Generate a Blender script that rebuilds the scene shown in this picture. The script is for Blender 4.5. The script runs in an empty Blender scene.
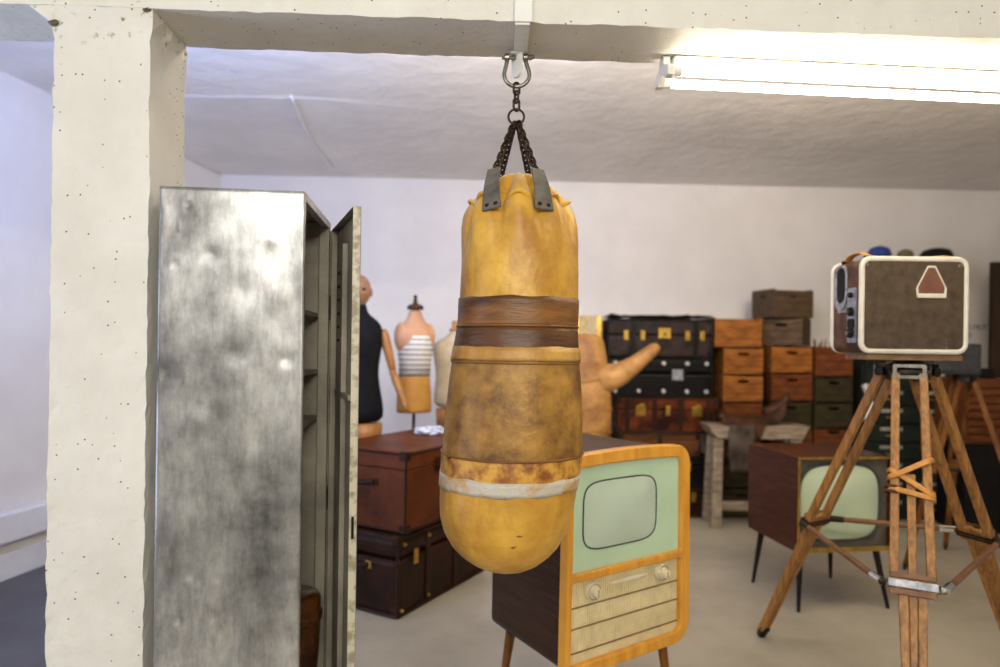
import bpy, bmesh, math, random
from mathutils import Vector, Matrix, noise
random.seed(7)
scene = bpy.context.scene
COL = scene.collection
R = math.radians
PI = math.pi

# ------------------------------------------------------------------ camera
FPX, HZ, ROLL, CAMZ = 667.0, 347.0, R(0.8), 1.5
cam_d = bpy.data.cameras.new('camera'); cam = bpy.data.objects.new('camera', cam_d); COL.objects.link(cam)
cam_d.sensor_width = 36.0; cam_d.lens = FPX*36.0/1000.0
cam.location = (0, 0, CAMZ)
cam.rotation_euler = (Matrix.Rotation(R(90), 3, 'X') @ Matrix.Rotation(ROLL, 3, 'Z')).to_euler()
cam_d.shift_y = (HZ-333.5)/1000.0
cam_d.clip_start = 0.05
cam_d.dof.use_dof = True; cam_d.dof.focus_distance = 2.0; cam_d.dof.aperture_fstop = 1.5
scene.camera = cam

def P(px, py, Y):
    """the point of the room at distance Y that the photograph shows at (px, py)"""
    a, b = px-500.0, HZ-py
    c, s = math.cos(ROLL), math.sin(ROLL)
    return Vector(((a*c-b*s)/FPX*Y, Y, CAMZ+(a*s+b*c)/FPX*Y))

# ------------------------------------------------------------------ materials
def srgb(r, g, b):
    f = lambda v: (v/255/12.92) if v/255 <= .04045 else ((v/255+.055)/1.055)**2.4
    return (f(r), f(g), f(b), 1.0)

def mat(name, c1, c2=None, scale=6, rough=.6, metal=0.0, bump=0.0, bscale=None, stretch=(1, 1, 1), lo=.35, hi=.65,
        rvar=0.0, detail=5, coat=0.0, spec=.5):
    m = bpy.data.materials.new(name); m.use_nodes = True
    nt = m.node_tree; N, L = nt.nodes, nt.links
    b = N['Principled BSDF']
    b.inputs['Roughness'].default_value = rough; b.inputs['Metallic'].default_value = metal
    b.inputs['Coat Weight'].default_value = coat; b.inputs['Coat Roughness'].default_value = .15
    b.inputs['Specular IOR Level'].default_value = spec
    tc = N.new('ShaderNodeTexCoord'); mp = N.new('ShaderNodeMapping'); mp.inputs['Scale'].default_value = stretch
    L.new(tc.outputs['Object'], mp.inputs['Vector'])
    m['map'] = mp.name
    if c2 is None:
        b.inputs['Base Color'].default_value = srgb(*c1)
    else:
        n = N.new('ShaderNodeTexNoise'); n.inputs['Scale'].default_value = scale; n.inputs['Detail'].default_value = detail
        n.inputs['Roughness'].default_value = .6
        r = N.new('ShaderNodeValToRGB')
        r.color_ramp.elements[0].position = lo; r.color_ramp.elements[1].position = hi
        r.color_ramp.elements[0].color = srgb(*c1); r.color_ramp.elements[1].color = srgb(*c2)
        L.new(mp.outputs['Vector'], n.inputs['Vector']); L.new(n.outputs['Fac'], r.inputs['Fac'])
        L.new(r.outputs['Color'], b.inputs['Base Color'])
        if rvar:
            mr = N.new('ShaderNodeMapRange'); mr.inputs['To Min'].default_value = rough-rvar; mr.inputs['To Max'].default_value = rough+rvar
            mr.inputs['From Min'].default_value = .3; mr.inputs['From Max'].default_value = .7
            L.new(n.outputs['Fac'], mr.inputs['Value']); L.new(mr.outputs['Result'], b.inputs['Roughness'])
    if bump:
        n2 = N.new('ShaderNodeTexNoise'); n2.inputs['Scale'].default_value = bscale or scale*4; n2.inputs['Detail'].default_value = 6
        bp = N.new('ShaderNodeBump'); bp.inputs['Strength'].default_value = bump; bp.inputs['Distance'].default_value = .01
        L.new(mp.outputs['Vector'], n2.inputs['Vector']); L.new(n2.outputs['Fac'], bp.inputs['Height']); L.new(bp.outputs['Normal'], b.inputs['Normal'])
    return m

def add_pits(m, scale=26, size=.16, col=(70, 66, 58), keep=.62):
    """small dark air holes in cast, painted concrete: sparse Voronoi dots"""
    nt = m.node_tree; N, L = nt.nodes, nt.links; b = N['Principled BSDF']
    src = b.inputs['Base Color'].links[0].from_socket
    tc = N.new('ShaderNodeTexCoord')
    v = N.new('ShaderNodeTexVoronoi'); v.inputs['Scale'].default_value = scale
    L.new(tc.outputs['Object'], v.inputs['Vector'])
    lt = N.new('ShaderNodeMath'); lt.operation = 'LESS_THAN'; lt.inputs[1].default_value = size
    L.new(v.outputs['Distance'], lt.inputs[0])
    sp = N.new('ShaderNodeSeparateColor'); L.new(v.outputs['Color'], sp.inputs['Color'])
    gt = N.new('ShaderNodeMath'); gt.operation = 'GREATER_THAN'; gt.inputs[1].default_value = keep
    L.new(sp.outputs['Red'], gt.inputs[0])
    mu = N.new('ShaderNodeMath'); mu.operation = 'MULTIPLY'
    L.new(lt.outputs[0], mu.inputs[0]); L.new(gt.outputs[0], mu.inputs[1])
    mx = N.new('ShaderNodeMix'); mx.data_type = 'RGBA'
    L.new(mu.outputs[0], mx.inputs['Factor']); L.new(src, mx.inputs[6]); mx.inputs[7].default_value = srgb(*col)
    L.new(mx.outputs[2], b.inputs['Base Color'])
    return m

def emit(name, col, strength):
    m = bpy.data.materials.new(name); m.use_nodes = True
    b = m.node_tree.nodes['Principled BSDF']
    b.inputs['Base Color'].default_value = (1, 1, 1, 1)
    b.inputs['Emission Color'].default_value = (*col, 1); b.inputs['Emission Strength'].default_value = strength
    return m

M = {}
M['wall'] = mat('wall_paint', (226, 223, 221), (218, 214, 212), 2.2, .75, bump=.25, bscale=14)
M['ceil'] = mat('ceiling_paint', (236, 231, 226), (222, 217, 212), 1.7, .75, bump=1.0, bscale=7)
M['concrete'] = add_pits(mat('painted_concrete', (230, 228, 218), (220, 217, 206), 5, .6, bump=.4, bscale=30), 55, .13, keep=.72)
M['floor'] = mat('painted_floor', (188, 180, 160), (160, 152, 134), 1.1, .42, bump=.06, bscale=20, rvar=.1)
M['white'] = mat('white_enamel', (238, 238, 232), (230, 229, 222), 8, .35)
M['whitetrim'] = mat('white_trim', (226, 226, 230), (214, 214, 220), 3, .5, bump=.1)
M['tube'] = emit('tube_glow', (1.0, .89, .70), 20)
M['galv'] = None
M['darkmetal'] = mat('dark_metal', (62, 54, 46), (36, 31, 27), 30, .42, .85, bump=.2, bscale=120)
M['rustchain'] = mat('rusty_chain', (88, 70, 56), (48, 38, 31), 60, .5, .8, bump=.3, bscale=200)
M['steel'] = mat('worn_steel', (150, 148, 138), (112, 108, 98), 25, .32, .95, rvar=.08)
M['chrome'] = mat('chrome', (214, 214, 212), (196, 196, 194), 10, .16, 1.0)
M['brass'] = mat('brass', (214, 178, 86), (170, 132, 56), 12, .3, .9)
M['greystrap'] = mat('grey_leather', (112, 108, 97), (74, 70, 62), 18, .5, bump=.3, bscale=90)
M['tape'] = mat('worn_tape', (196, 190, 174), (196, 146, 72), 17, .6, bump=.5, bscale=60, lo=.5, hi=.66, detail=8)
M['tanleather'] = mat('tan_strap', (206, 146, 66), (176, 116, 46), 20, .5, bump=.2)
M['mahog'] = mat('mahogany', (78, 38, 20), (50, 24, 13), 5, .33, bump=.05, stretch=(1, 1, 8), coat=.3)
M['mahogside'] = mat('dark_walnut', (66, 42, 26), (42, 27, 18), 4, .4, bump=.08, stretch=(1, 1, 14), coat=.1)
M['honey'] = mat('honey_wood', (232, 168, 58), (208, 142, 40), 4, .32, bump=.05, stretch=(6, 1, 1), coat=.3)
M['mint'] = mat('mint_panel', (194, 221, 190), (182, 211, 178), 3, .45)
M['crt'] = mat('picture_tube', (198, 216, 198), (184, 204, 186), 2, .12, coat=.6)
M['crtmint'] = mat('picture_tube_mint', (198, 214, 182), (186, 204, 170), 2, .14, coat=.6)
M['gasket'] = mat('dark_gasket', (64, 70, 62), (44, 48, 43), 20, .5)
M['grille'] = mat('grille_cloth', (238, 222, 176), (216, 198, 150), 9, .7, bump=.2, bscale=80)
M['cream'] = mat('cream_plastic', (228, 220, 188), (214, 204, 168), 10, .3, coat=.3)
M['greylow'] = mat('grey_mask', (104, 96, 84), (84, 77, 68), 8, .5)
M['blackwood'] = mat('black_lacquer', (38, 28, 24), (26, 20, 18), 14, .35)
M['tripodwood'] = mat('tripod_wood', (176, 124, 60), (116, 76, 36), 22, .45, bump=.15, stretch=(3, 3, .22), lo=.36, hi=.66, detail=9)
M['tripodwood2'] = mat('tripod_wood_dark', (132, 84, 40), (84, 52, 24), 7, .5, bump=.1, stretch=(3, 3, .6))
M['spreader'] = mat('spreader_wood', (136, 92, 52), (96, 62, 36), 12, .5, bump=.1)
M['board'] = mat('worn_board', (150, 116, 78), (108, 80, 54), 10, .6, stretch=(1, 5, 5), bump=.2)
M['boxface'] = mat('brown_leathercloth', (92, 78, 62), (62, 50, 40), 22, .6, bump=.35, bscale=160, lo=.3, hi=.75, detail=9)
M['boxside'] = mat('worn_brown_side', (112, 78, 58), (66, 48, 40), 14, .55, bump=.3, bscale=90)
M['boxtrim'] = mat('white_piping', (222, 216, 204), (206, 198, 182), 12, .4)
M['badge'] = mat('badge_brown', (120, 78, 60), (104, 66, 50), 20, .5)
M['plate'] = mat('scratched_plate', (176, 178, 188), (120, 122, 130), 30, .4, .6)
M['black'] = mat('black', (22, 20, 20), (14, 13, 13), 10, .5)
M['blackcloth'] = mat('black_cloth', (26, 25, 28), (17, 16, 19), 20, .85, bump=.3, bscale=90)
M['brownhide'] = mat('brown_hide', (112, 58, 28), (68, 34, 18), 4, .45, bump=.3, bscale=40, lo=.3, hi=.7)
M['darkhide'] = mat('dark_hide', (54, 30, 18), (30, 18, 12), 5, .38, bump=.2, bscale=40)
M['edgehide'] = mat('dark_edge', (58, 34, 22), (36, 22, 15), 12, .4)
M['blackhide'] = mat('black_hide', (22, 20, 20), (12, 11, 11), 9, .35, bump=.4, bscale=30)
M['plumhide'] = mat('plum_black_hide', (58, 42, 38), (22, 16, 16), 9, .42, bump=.5, bscale=26)
M['redhide'] = mat('red_brown_hide', (118, 56, 26), (40, 18, 13), 4, .35, bump=.4, bscale=30, lo=.4, hi=.6)
M['silver'] = mat('silver_stud', (232, 230, 224), (214, 212, 204), 10, .35, .6)
M['cratA'] = mat('crate_orange', (164, 102, 42), (100, 56, 22), 5, .6, stretch=(1, 3, 7), bump=.2)
M['cratB'] = mat('crate_brown', (112, 70, 36), (74, 44, 22), 5, .65, stretch=(1, 3, 7), bump=.2)
M['cratC'] = mat('crate_grey', (104, 82, 60), (62, 48, 34), 6, .7, stretch=(1, 3, 7), bump=.25)
M['cratD'] = mat('crate_olive', (62, 54, 30), (38, 32, 20), 6, .7, stretch=(1, 3, 7), bump=.25)
M['cratE'] = mat('crate_rust', (118, 64, 28), (76, 38, 18), 6, .65, stretch=(1, 3, 7), bump=.25)
M['benchwood'] = mat('bleached_wood', (164, 148, 126), (118, 102, 84), 7, .7, stretch=(1, 4, 4), bump=.2)
M['saddle'] = mat('old_saddle_leather', (84, 54, 36), (46, 29, 20), 9, .5, bump=.4, bscale=40)
M['flap'] = mat('grey_hide_flap', (88, 76, 66), (46, 38, 32), 8, .6, bump=.3)
M['patchtan'] = mat('patched_tan', (196, 146, 80), (136, 88, 42), 3.5, .6, bump=.4, bscale=22, lo=.38, hi=.62)
M['skinwood'] = mat('flesh_paint', (160, 118, 92), (138, 98, 74), 8, .5)
M['armwood'] = mat('arm_wood', (180, 122, 58), (146, 94, 42), 8, .45, stretch=(3, 3, 1))
M['flesh'] = mat('flesh_canvas', (204, 158, 124), (186, 136, 102), 7, .65)
M['ochre'] = mat('ochre_canvas', (196, 142, 62), (176, 122, 48), 8, .6)
M['linen'] = mat('linen', (200, 184, 158), (184, 166, 140), 16, .8, bump=.2)
M['capwood'] = mat('dark_cap', (84, 54, 40), (60, 38, 28), 14, .45)
M['cabgreen'] = mat('cabinet_green', (40, 46, 38), (26, 30, 25), 6, .5)
M['labelstrip'] = mat('label_strip', (170, 168, 154), (130, 128, 116), 60, .6, lo=.45, hi=.55)
M['slatwood'] = mat('slat_wood', (110, 62, 30), (78, 42, 20), 5, .5, stretch=(1, 3, 7))
M['darkplank'] = mat('dark_plank', (60, 46, 32), (42, 32, 22), 5, .6, stretch=(4, 4, 1))
M['bluecap'] = mat('blue_felt', (40, 62, 140), (30, 48, 112), 10, .8)
M['olive'] = mat('olive_felt', (110, 100, 70), (84, 76, 54), 10, .85)
M['paper'] = mat('crumpled_paper', (226, 230, 240), (150, 160, 190), 24, .8, bump=.3, lo=.45, hi=.7)
M['creamtrunk'] = mat('cream_cane', (206, 188, 146), (168, 146, 100), 20, .6, bump=.3)
M['amber'] = mat('amber_glaze', (104, 58, 14), (34, 20, 10), 6, .12, coat=.6)
M['greyink'] = mat('grey_ink', (116, 108, 100), None, rough=.8)

for k in ('mahog', 'mahogside', 'blackwood', 'brownhide', 'darkhide', 'edgehide', 'blackhide', 'plumhide', 'redhide', 'cratA', 'cratB', 'cratC', 'cratD', 'cratE', 'saddle', 'flap', 'cabgreen',
          'slatwood', 'darkplank', 'black', 'blackcloth', 'benchwood', 'capwood', 'boxside', 'boxface', 'tripodwood2'):
    q = M[k].node_tree.nodes['Principled BSDF'].inputs; q['Specular IOR Level'].default_value = .16; q['Coat Weight'].default_value *= .3
# leather of the bag: mottled tan; the belly between the bands is browner with use
def bag_leather():
    m = mat('bag_leather', (228, 180, 72), (180, 126, 38), 7, .42, bump=.22, bscale=70, lo=.32, hi=.7, detail=9, rvar=.06)
    nt = m.node_tree; N, L = nt.nodes, nt.links; b = N['Principled BSDF']
    src = b.inputs['Base Color'].links[0].from_socket
    n = N.new('ShaderNodeTexNoise'); n.inputs['Scale'].default_value = 3.2; n.inputs['Detail'].default_value = 10; n.inputs['Roughness'].default_value = .7
    tc = N.new('ShaderNodeTexCoord'); mp = N.new('ShaderNodeMapping'); mp.inputs['Scale'].default_value = (1.6, 1.6, .6)
    L.new(tc.outputs['Object'], mp.inputs['Vector']); L.new(mp.outputs['Vector'], n.inputs['Vector'])
    r = N.new('ShaderNodeValToRGB'); r.color_ramp.elements[0].position = .50; r.color_ramp.elements[1].position = .72
    r.color_ramp.elements[0].color = (0, 0, 0, 1); r.color_ramp.elements[1].color = (.8, .8, .8, 1)
    L.new(n.outputs['Fac'], r.inputs['Fac'])
    mx = N.new('ShaderNodeMix'); mx.data_type = 'RGBA'
    L.new(r.outputs['Color'], mx.inputs['Factor']); L.new(src, mx.inputs[6]); mx.inputs[7].default_value = srgb(150, 98, 42)
    L.new(mx.outputs[2], b.inputs['Base Color'])
    return m
M['bag'] = bag_leather()
M['bagbelly'] = mat('belly_leather', (184, 138, 58), (104, 68, 28), 13, .5, bump=.35, bscale=60, lo=.33, hi=.68, detail=11)
M['bagdark'] = mat('band_leather', (152, 102, 46), (70, 42, 20), 6, .42, bump=.25, bscale=50, stretch=(.6, .6, 4), lo=.35, hi=.68, detail=9)
M['bagdarker'] = mat('band_leather_dark', (106, 68, 32), (52, 31, 16), 6, .42, bump=.25, bscale=50, stretch=(.6, .6, 3), lo=.35, hi=.68, detail=9)
M['bagtan'] = mat('band_tan', (206, 160, 80), (168, 118, 50), 12, .45, bump=.25, bscale=70, detail=9)
M['bagtorn'] = mat('torn_leather', (214, 160, 66), (140, 82, 30), 22, .5, bump=.5, bscale=60, lo=.42, hi=.62, detail=9)

def galvanised():
    m = mat('galvanised_sheet', (204, 203, 199), (100, 99, 97), 2.4, .44, .6, bump=.10, bscale=9, lo=.40, hi=.64, detail=9, rvar=.1)
    nt = m.node_tree; N, L = nt.nodes, nt.links; b = N['Principled BSDF']
    src = b.inputs['Base Color'].links[0].from_socket
    tc = N.new('ShaderNodeTexCoord'); mp = N.new('ShaderNodeMapping'); mp.inputs['Scale'].default_value = (3.0, 1, .8); L.new(tc.outputs['Object'], mp.inputs['Vector'])
    n = N.new('ShaderNodeTexNoise'); n.inputs['Scale'].default_value = 12; n.inputs['Detail'].default_value = 12; n.inputs['Roughness'].default_value = .75; L.new(mp.outputs['Vector'], n.inputs['Vector'])
    r = N.new('ShaderNodeValToRGB'); r.color_ramp.elements[0].position = .30; r.color_ramp.elements[1].position = .58
    r.color_ramp.elements[0].color = (.42, .42, .42, 1); r.color_ramp.elements[1].color = (1, 1, 1, 1); L.new(n.outputs['Fac'], r.inputs['Fac'])
    mx = N.new('ShaderNodeMix'); mx.data_type = 'RGBA'; mx.blend_type = 'MULTIPLY'; mx.inputs['Factor'].default_value = .8
    L.new(src, mx.inputs[6]); L.new(r.outputs['Color'], mx.inputs[7]); L.new(mx.outputs[2], b.inputs['Base Color'])
    return m
M['galv'] = galvanised()
M['galvin'] = mat('dull_steel_inside', (176, 168, 150), (136, 130, 116), 5, .6, .2, bump=.05)
M['chipped'] = mat('chipped_cream_edge', (204, 198, 176), (150, 142, 120), 28, .5, .2, lo=.46, hi=.6)

# ------------------------------------------------------------------ mesh helpers
def ob(name, bm, m, parent=None, bevel=0, seg=2, smooth=False, sub=0, ang=40):
    bmesh.ops.recalc_face_normals(bm, faces=bm.faces[:])
    me = bpy.data.meshes.new(name); bm.to_mesh(me); bm.free()
    if m is not None: me.materials.append(m)
    if smooth:
        for p in me.polygons: p.use_smooth = True
    o = bpy.data.objects.new(name, me); COL.objects.link(o)
    if parent is not None: o.parent = parent
    if bevel:
        md = o.modifiers.new('bevel', 'BEVEL'); md.width = bevel; md.segments = seg; md.limit_method = 'ANGLE'; md.angle_limit = R(ang)
    if sub:
        md = o.modifiers.new('sub', 'SUBSURF'); md.levels = sub; md.render_levels = sub
    return o

def tag(o, label=None, cat=None, group=None, kind=None):
    if label: o['label'] = label
    if cat: o['category'] = cat
    if group: o['group'] = group
    if kind: o['kind'] = kind
    return o

def thing(name, label, cat, loc=(0, 0, 0), rz=0, group=None):
    o = bpy.data.objects.new(name, None); COL.objects.link(o); o.empty_display_size = .1
    o.location = loc; o.rotation_euler = (0, 0, rz)
    return tag(o, label, cat, group)

def struct(name, bm, m, **k):
    o = ob(name, bm, m, **k); o['kind'] = 'structure'; return o

def B(): return bmesh.new()

def box(bm, x0, x1, y0, y1, z0, z1, mtx=None):
    vs = [bm.verts.new(Vector(p)) for p in ((x0,y0,z0),(x1,y0,z0),(x1,y1,z0),(x0,y1,z0),(x0,y0,z1),(x1,y0,z1),(x1,y1,z1),(x0,y1,z1))]
    if mtx is not None:
        for v in vs: v.co = mtx @ v.co
    for f in ((0,3,2,1),(4,5,6,7),(0,1,5,4),(1,2,6,5),(2,3,7,6),(3,0,4,7)): bm.faces.new([vs[i] for i in f])
    return bm

def bx(x0, x1, y0, y1, z0, z1): return box(B(), x0, x1, y0, y1, z0, z1)

def frame_of(d):
    d = Vector(d).normalized(); u = d.orthogonal().normalized(); return u, d.cross(u).normalized()

def rod(bm, p0, p1, r0, r1=None, n=12, sq=None):
    """tapered round bar; sq=(wide dir, half wide, half thick) gives a flat batten instead"""
    r1 = r0 if r1 is None else r1
    p0, p1 = Vector(p0), Vector(p1)
    if sq:
        d = (p1-p0).normalized(); u = Vector(sq[0]); u = (u-d*u.dot(d)).normalized(); v = d.cross(u)
        k = lambda p, s: [p+u*sq[1]*s+v*sq[2], p-u*sq[1]*s+v*sq[2], p-u*sq[1]*s-v*sq[2], p+u*sq[1]*s-v*sq[2]]
        a = [bm.verts.new(q) for q in k(p0, r0)]; b = [bm.verts.new(q) for q in k(p1, r1)]; n = 4
    else:
        u, v = frame_of(p1-p0)
        a = [bm.verts.new(p0+(u*math.cos(2*PI*i/n)+v*math.sin(2*PI*i/n))*r0) for i in range(n)]
        b = [bm.verts.new(p1+(u*math.cos(2*PI*i/n)+v*math.sin(2*PI*i/n))*r1) for i in range(n)]
    for i in range(n): bm.faces.new((a[i], a[(i+1)%n], b[(i+1)%n], b[i]))
    bm.faces.new(a[::-1]); bm.faces.new(b)
    return bm

def tube(bm, pts, r, n=8, closed=False, flat=None):
    """tube along points; flat=(normal, half thickness) squashes it into a strap"""
    pts = [Vector(p) for p in pts]; rings = []; N = len(pts); prev = None
    rr = r if isinstance(r, (list, tuple)) else [r]*N
    for i, p in enumerate(pts):
        if closed: d = pts[(i+1)%N]-pts[i-1]
        else: d = pts[min(i+1, N-1)]-pts[max(i-1, 0)]
        d.normalize()
        if flat: v = (Vector(flat[0])-d*Vector(flat[0]).dot(d)).normalized(); u = v.cross(d).normalized()
        else:
            if prev is None: u = d.orthogonal().normalized()
            else: u = (prev-d*prev.dot(d)).normalized()
            v = d.cross(u).normalized(); prev = u
        h = flat[1] if flat else None
        rings.append([bm.verts.new(p+u*math.cos(2*PI*k/n)*rr[i]+v*math.sin(2*PI*k/n)*(h or rr[i])) for k in range(n)])
    for i in range(N if closed else N-1):
        a, b = rings[i], rings[(i+1)%N]
        for k in range(n): bm.faces.new((a[k], a[(k+1)%n], b[(k+1)%n], b[k]))
    if not closed: bm.faces.new(rings[0][::-1]); bm.faces.new(rings[-1])
    return bm

def lathe(bm, prof, n=24, c=(0, 0, 0), sx=1, sy=1):
    c = Vector(c); rings = []
    for r, z in prof: rings.append([bm.verts.new(c+Vector((r*sx*math.cos(2*PI*k/n), r*sy*math.sin(2*PI*k/n), z))) for k in range(n)])
    for a, b in zip(rings, rings[1:]):
        for k in range(n): bm.faces.new((a[k], a[(k+1)%n], b[(k+1)%n], b[k]))
    bm.faces.new(rings[0][::-1]); bm.faces.new(rings[-1])
    return bm

def loft(bm, secs, n=24, p=2.2):
    """secs: (z, cx, cy, rx, ry) superellipse sections"""
    rings = []
    for z, cx, cy, rx, ry in secs:
        ring = []
        for k in range(n):
            t = 2*PI*k/n; c, s = math.cos(t), math.sin(t)
            ring.append(bm.verts.new((cx+rx*math.copysign(abs(c)**(2/p), c), cy+ry*math.copysign(abs(s)**(2/p), s), z)))
        rings.append(ring)
    for a, b in zip(rings, rings[1:]):
        for k in range(n): bm.faces.new((a[k], a[(k+1)%n], b[(k+1)%n], b[k]))
    bm.faces.new(rings[0][::-1]); bm.faces.new(rings[-1])
    return bm

def rrect(x0, x1, z0, z1, r, n=6, bow=0.0):
    rs = r if isinstance(r, (list, tuple)) else [r]*4
    pts = []
    for (cx, cz, a0), q in zip(((x1-rs[0], z0+rs[0], -PI/2), (x1-rs[1], z1-rs[1], 0), (x0+rs[2], z1-rs[2], PI/2), (x0+rs[3], z0+rs[3], PI)), rs):
        for i in range(n+1):
            a = a0+PI/2*i/n; pts.append((cx+q*math.cos(a), cz+q*math.sin(a)))
        if bow and a0 == 0:
            xa, xb = x1-rs[1], x0+rs[2]
            for i in range(1, 8):
                t = i/8; pts.append((xa+(xb-xa)*t, z1))
    if bow:
        xm, hw, zm = (x0+x1)/2, (x1-x0)/2, (z0+z1)/2
        pts = [(x, z+(bow*(1-((x-xm)/hw)**2) if z > zm else 0)) for x, z in pts]
    return pts

def prism(bm, outer, holes, y0, y1, axis='y'):
    """plate cut from an outline in xz (axis y) with holes, given thickness"""
    tmp = bmesh.new(); edges = []
    for loop in [outer]+list(holes):
        vs = [tmp.verts.new((x, 0, z)) for x, z in loop]
        for i in range(len(vs)): edges.append(tmp.edges.new((vs[i], vs[(i+1)%len(vs)])))
    bmesh.ops.triangle_fill(tmp, use_beauty=True, use_dissolve=False, edges=edges)
    ret = bmesh.ops.extrude_face_region(tmp, geom=tmp.faces[:])
    new = {v for v in ret['geom'] if isinstance(v, bmesh.types.BMVert)}
    for v in tmp.verts: v.co.y = y1 if v in new else y0
    me = bpy.data.meshes.new('t'); tmp.to_mesh(me); tmp.free(); bm.from_mesh(me); bpy.data.meshes.remove(me)
    return bm

def link_pts(c, along, side, hl, hw, n=20):
    """stadium-shaped chain link centre line"""
    c, a, s = Vector(c), Vector(along), Vector(side); pts = []
    for i in range(n):
        t = 2*PI*i/n
        pts.append(c+s*hw*math.cos(t)+a*(hw*math.sin(t)+math.copysign(hl-hw, math.sin(t))))
    return pts

def xf(o_bm, mtx):
    bmesh.ops.transform(o_bm, matrix=mtx, verts=o_bm.verts[:]); return o_bm

def rough_box(x0, x1, y0, y1, z0, z1, step, amp, sc=9, seed=0):
    """cast concrete: a box cut into small faces, its edges a little ragged"""
    bm = bx(x0, x1, y0, y1, z0, z1)
    for ax, (a, b) in enumerate(((x0, x1), (y0, y1), (z0, z1))):
        n = max(1, int((b-a)/step))
        for i in range(1, n):
            co = [0, 0, 0]; co[ax] = a+(b-a)*i/n; no = [0, 0, 0]; no[ax] = 1
            bmesh.ops.bisect_plane(bm, geom=bm.verts[:]+bm.edges[:]+bm.faces[:], plane_co=co, plane_no=no)
    for v in bm.verts:
        on = sum(abs(v.co[i]-q) < 1e-5 for i, pr in enumerate(((x0, x1), (y0, y1), (z0, z1))) for q in pr)
        k = amp*(1.0 if on >= 2 else .3)
        v.co += noise.noise_vector(v.co*sc+Vector((seed, 0, 0)))*k*.45 + noise.noise_vector(v.co*sc*5+Vector((0, seed, 0)))*k*.8
    return bm

def solve_poly(pts, z0, z1):
    bm = B(); a = [bm.verts.new((x, y, z0)) for x, y in pts]; b = [bm.verts.new((x, y, z1)) for x, y in pts]; n = len(pts)
    bm.faces.new(a[::-1]); bm.faces.new(b)
    for i in range(n): bm.faces.new((a[i], a[(i+1)%n], b[(i+1)%n], b[i]))
    return bm

# ================================================================== the room
CZ = 3.16
BL, BR, FR, FL = (-2.72, 6.44), (5.7, 6.70), (5.7, -3.2), (-4.30, -3.2)
struct('floor', solve_poly([FL, FR, BR, BL], -.1, 0), M['floor'])
struct('floor_strip', solve_poly([(-4.0, -1.5), (-1.30, -1.5), (-1.30, 2.6), (-2.75, 4.75), (-2.98, 4.75)], 0, .003), mat('dark_floor_grey', (92, 92, 98), (76, 76, 82), 3, .55))  # floor area beside the column in a darker grey
def wall(name, a, b, out, m, z0=0, z1=CZ):
    o = Vector(out)*.12
    return struct(name, solve_poly([a, b, (b[0]+o.x, b[1]+o.y), (a[0]+o.x, a[1]+o.y)], z0, z1), m)
wall('wall_back', BL, BR, (-.03, 1), M['wall'])
wall('wall_left', FL, BL, (-1, .16), M['wall'])
wall('wall_right', FR, BR, (1, 0), M['wall'])
wall('wall_front', FL, FR, (0, -1), M['wall'])
bm = solve_poly([FL, FR, BR, BL], CZ, CZ+.1)
struct('ceiling', bm, M['ceil'])
# shallow lower pour of the ceiling slab towards the far wall, with a wavy cast edge
bm = B(); rows = []
for i in range(61):
    x = -3.1+8.8*i/60
    y = 4.42+.03*(x+3.1)+.03*noise.noise((x*1.7, 0, 0))+.012*noise.noise((x*9, 3, 0)) + .95*(lambda t: t*t*(3-2*t))(max(0, min(1, (x+.1)/1.7)))
    xx = max(x, -2.72-.1645*(6.44-y)+.003)
    rows.append([bm.verts.new((xx, y, CZ)), bm.verts.new((xx, y+.03+.35*max(0, min(1, (x+1.2)/2)), CZ-.007)), bm.verts.new((max(x, -2.70), 6.44+.0309*(max(x, -2.7)+2.72)-.004, CZ-.03))])
for a, b in zip(rows, rows[1:]):
    for k in range(2): bm.faces.new((a[k], b[k], b[k+1], a[k+1]))
struct('ceiling_slab_step', bm, M['ceil'])

def on_ceiling(px, py, drop=.012):
    off = (HZ+.014*(px-500)-py); return P(px, py, (CZ-drop-CAMZ)*FPX/off)
b0 = bmesh.new()
# thin raised line curving across the ceiling
CEIL_LINE = [on_ceiling(x, y, .02+.012*i/6) for i, (x, y) in enumerate(((291, 96), (294, 104), (299, 116), (306, 130), (315, 145), (324, 157), (333, 166.5)))]

# boxed ledge and skirting along the wall at the side
def along_left(t0, t1, off0, off1, z0, z1):
    d = Vector((BL[0]-FL[0], BL[1]-FL[1])); Ln = d.length; d /= Ln; nrm = Vector((d.y, -d.x))
    o = Vector(FL)
    pts = [o+d*t0+nrm*off0, o+d*t1+nrm*off0, o+d*t1+nrm*off1, o+d*t0+nrm*off1]
    return solve_poly([(p.x, p.y) for p in pts], z0, z1)
LW = math.hypot(BL[0]-FL[0], BL[1]-FL[1])
struct('baseboard_left', along_left(.1, LW-.05, .001, .03, 0, .17), M['whitetrim'], bevel=.006)
struct('trim_1', along_left(.1, LW-.05, .001, .085, .245, .43), M['whitetrim'], bevel=.012)

tube(b0, CEIL_LINE, .006, 6); struct('ceiling_line', b0, M['whitetrim'], smooth=True)

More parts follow.
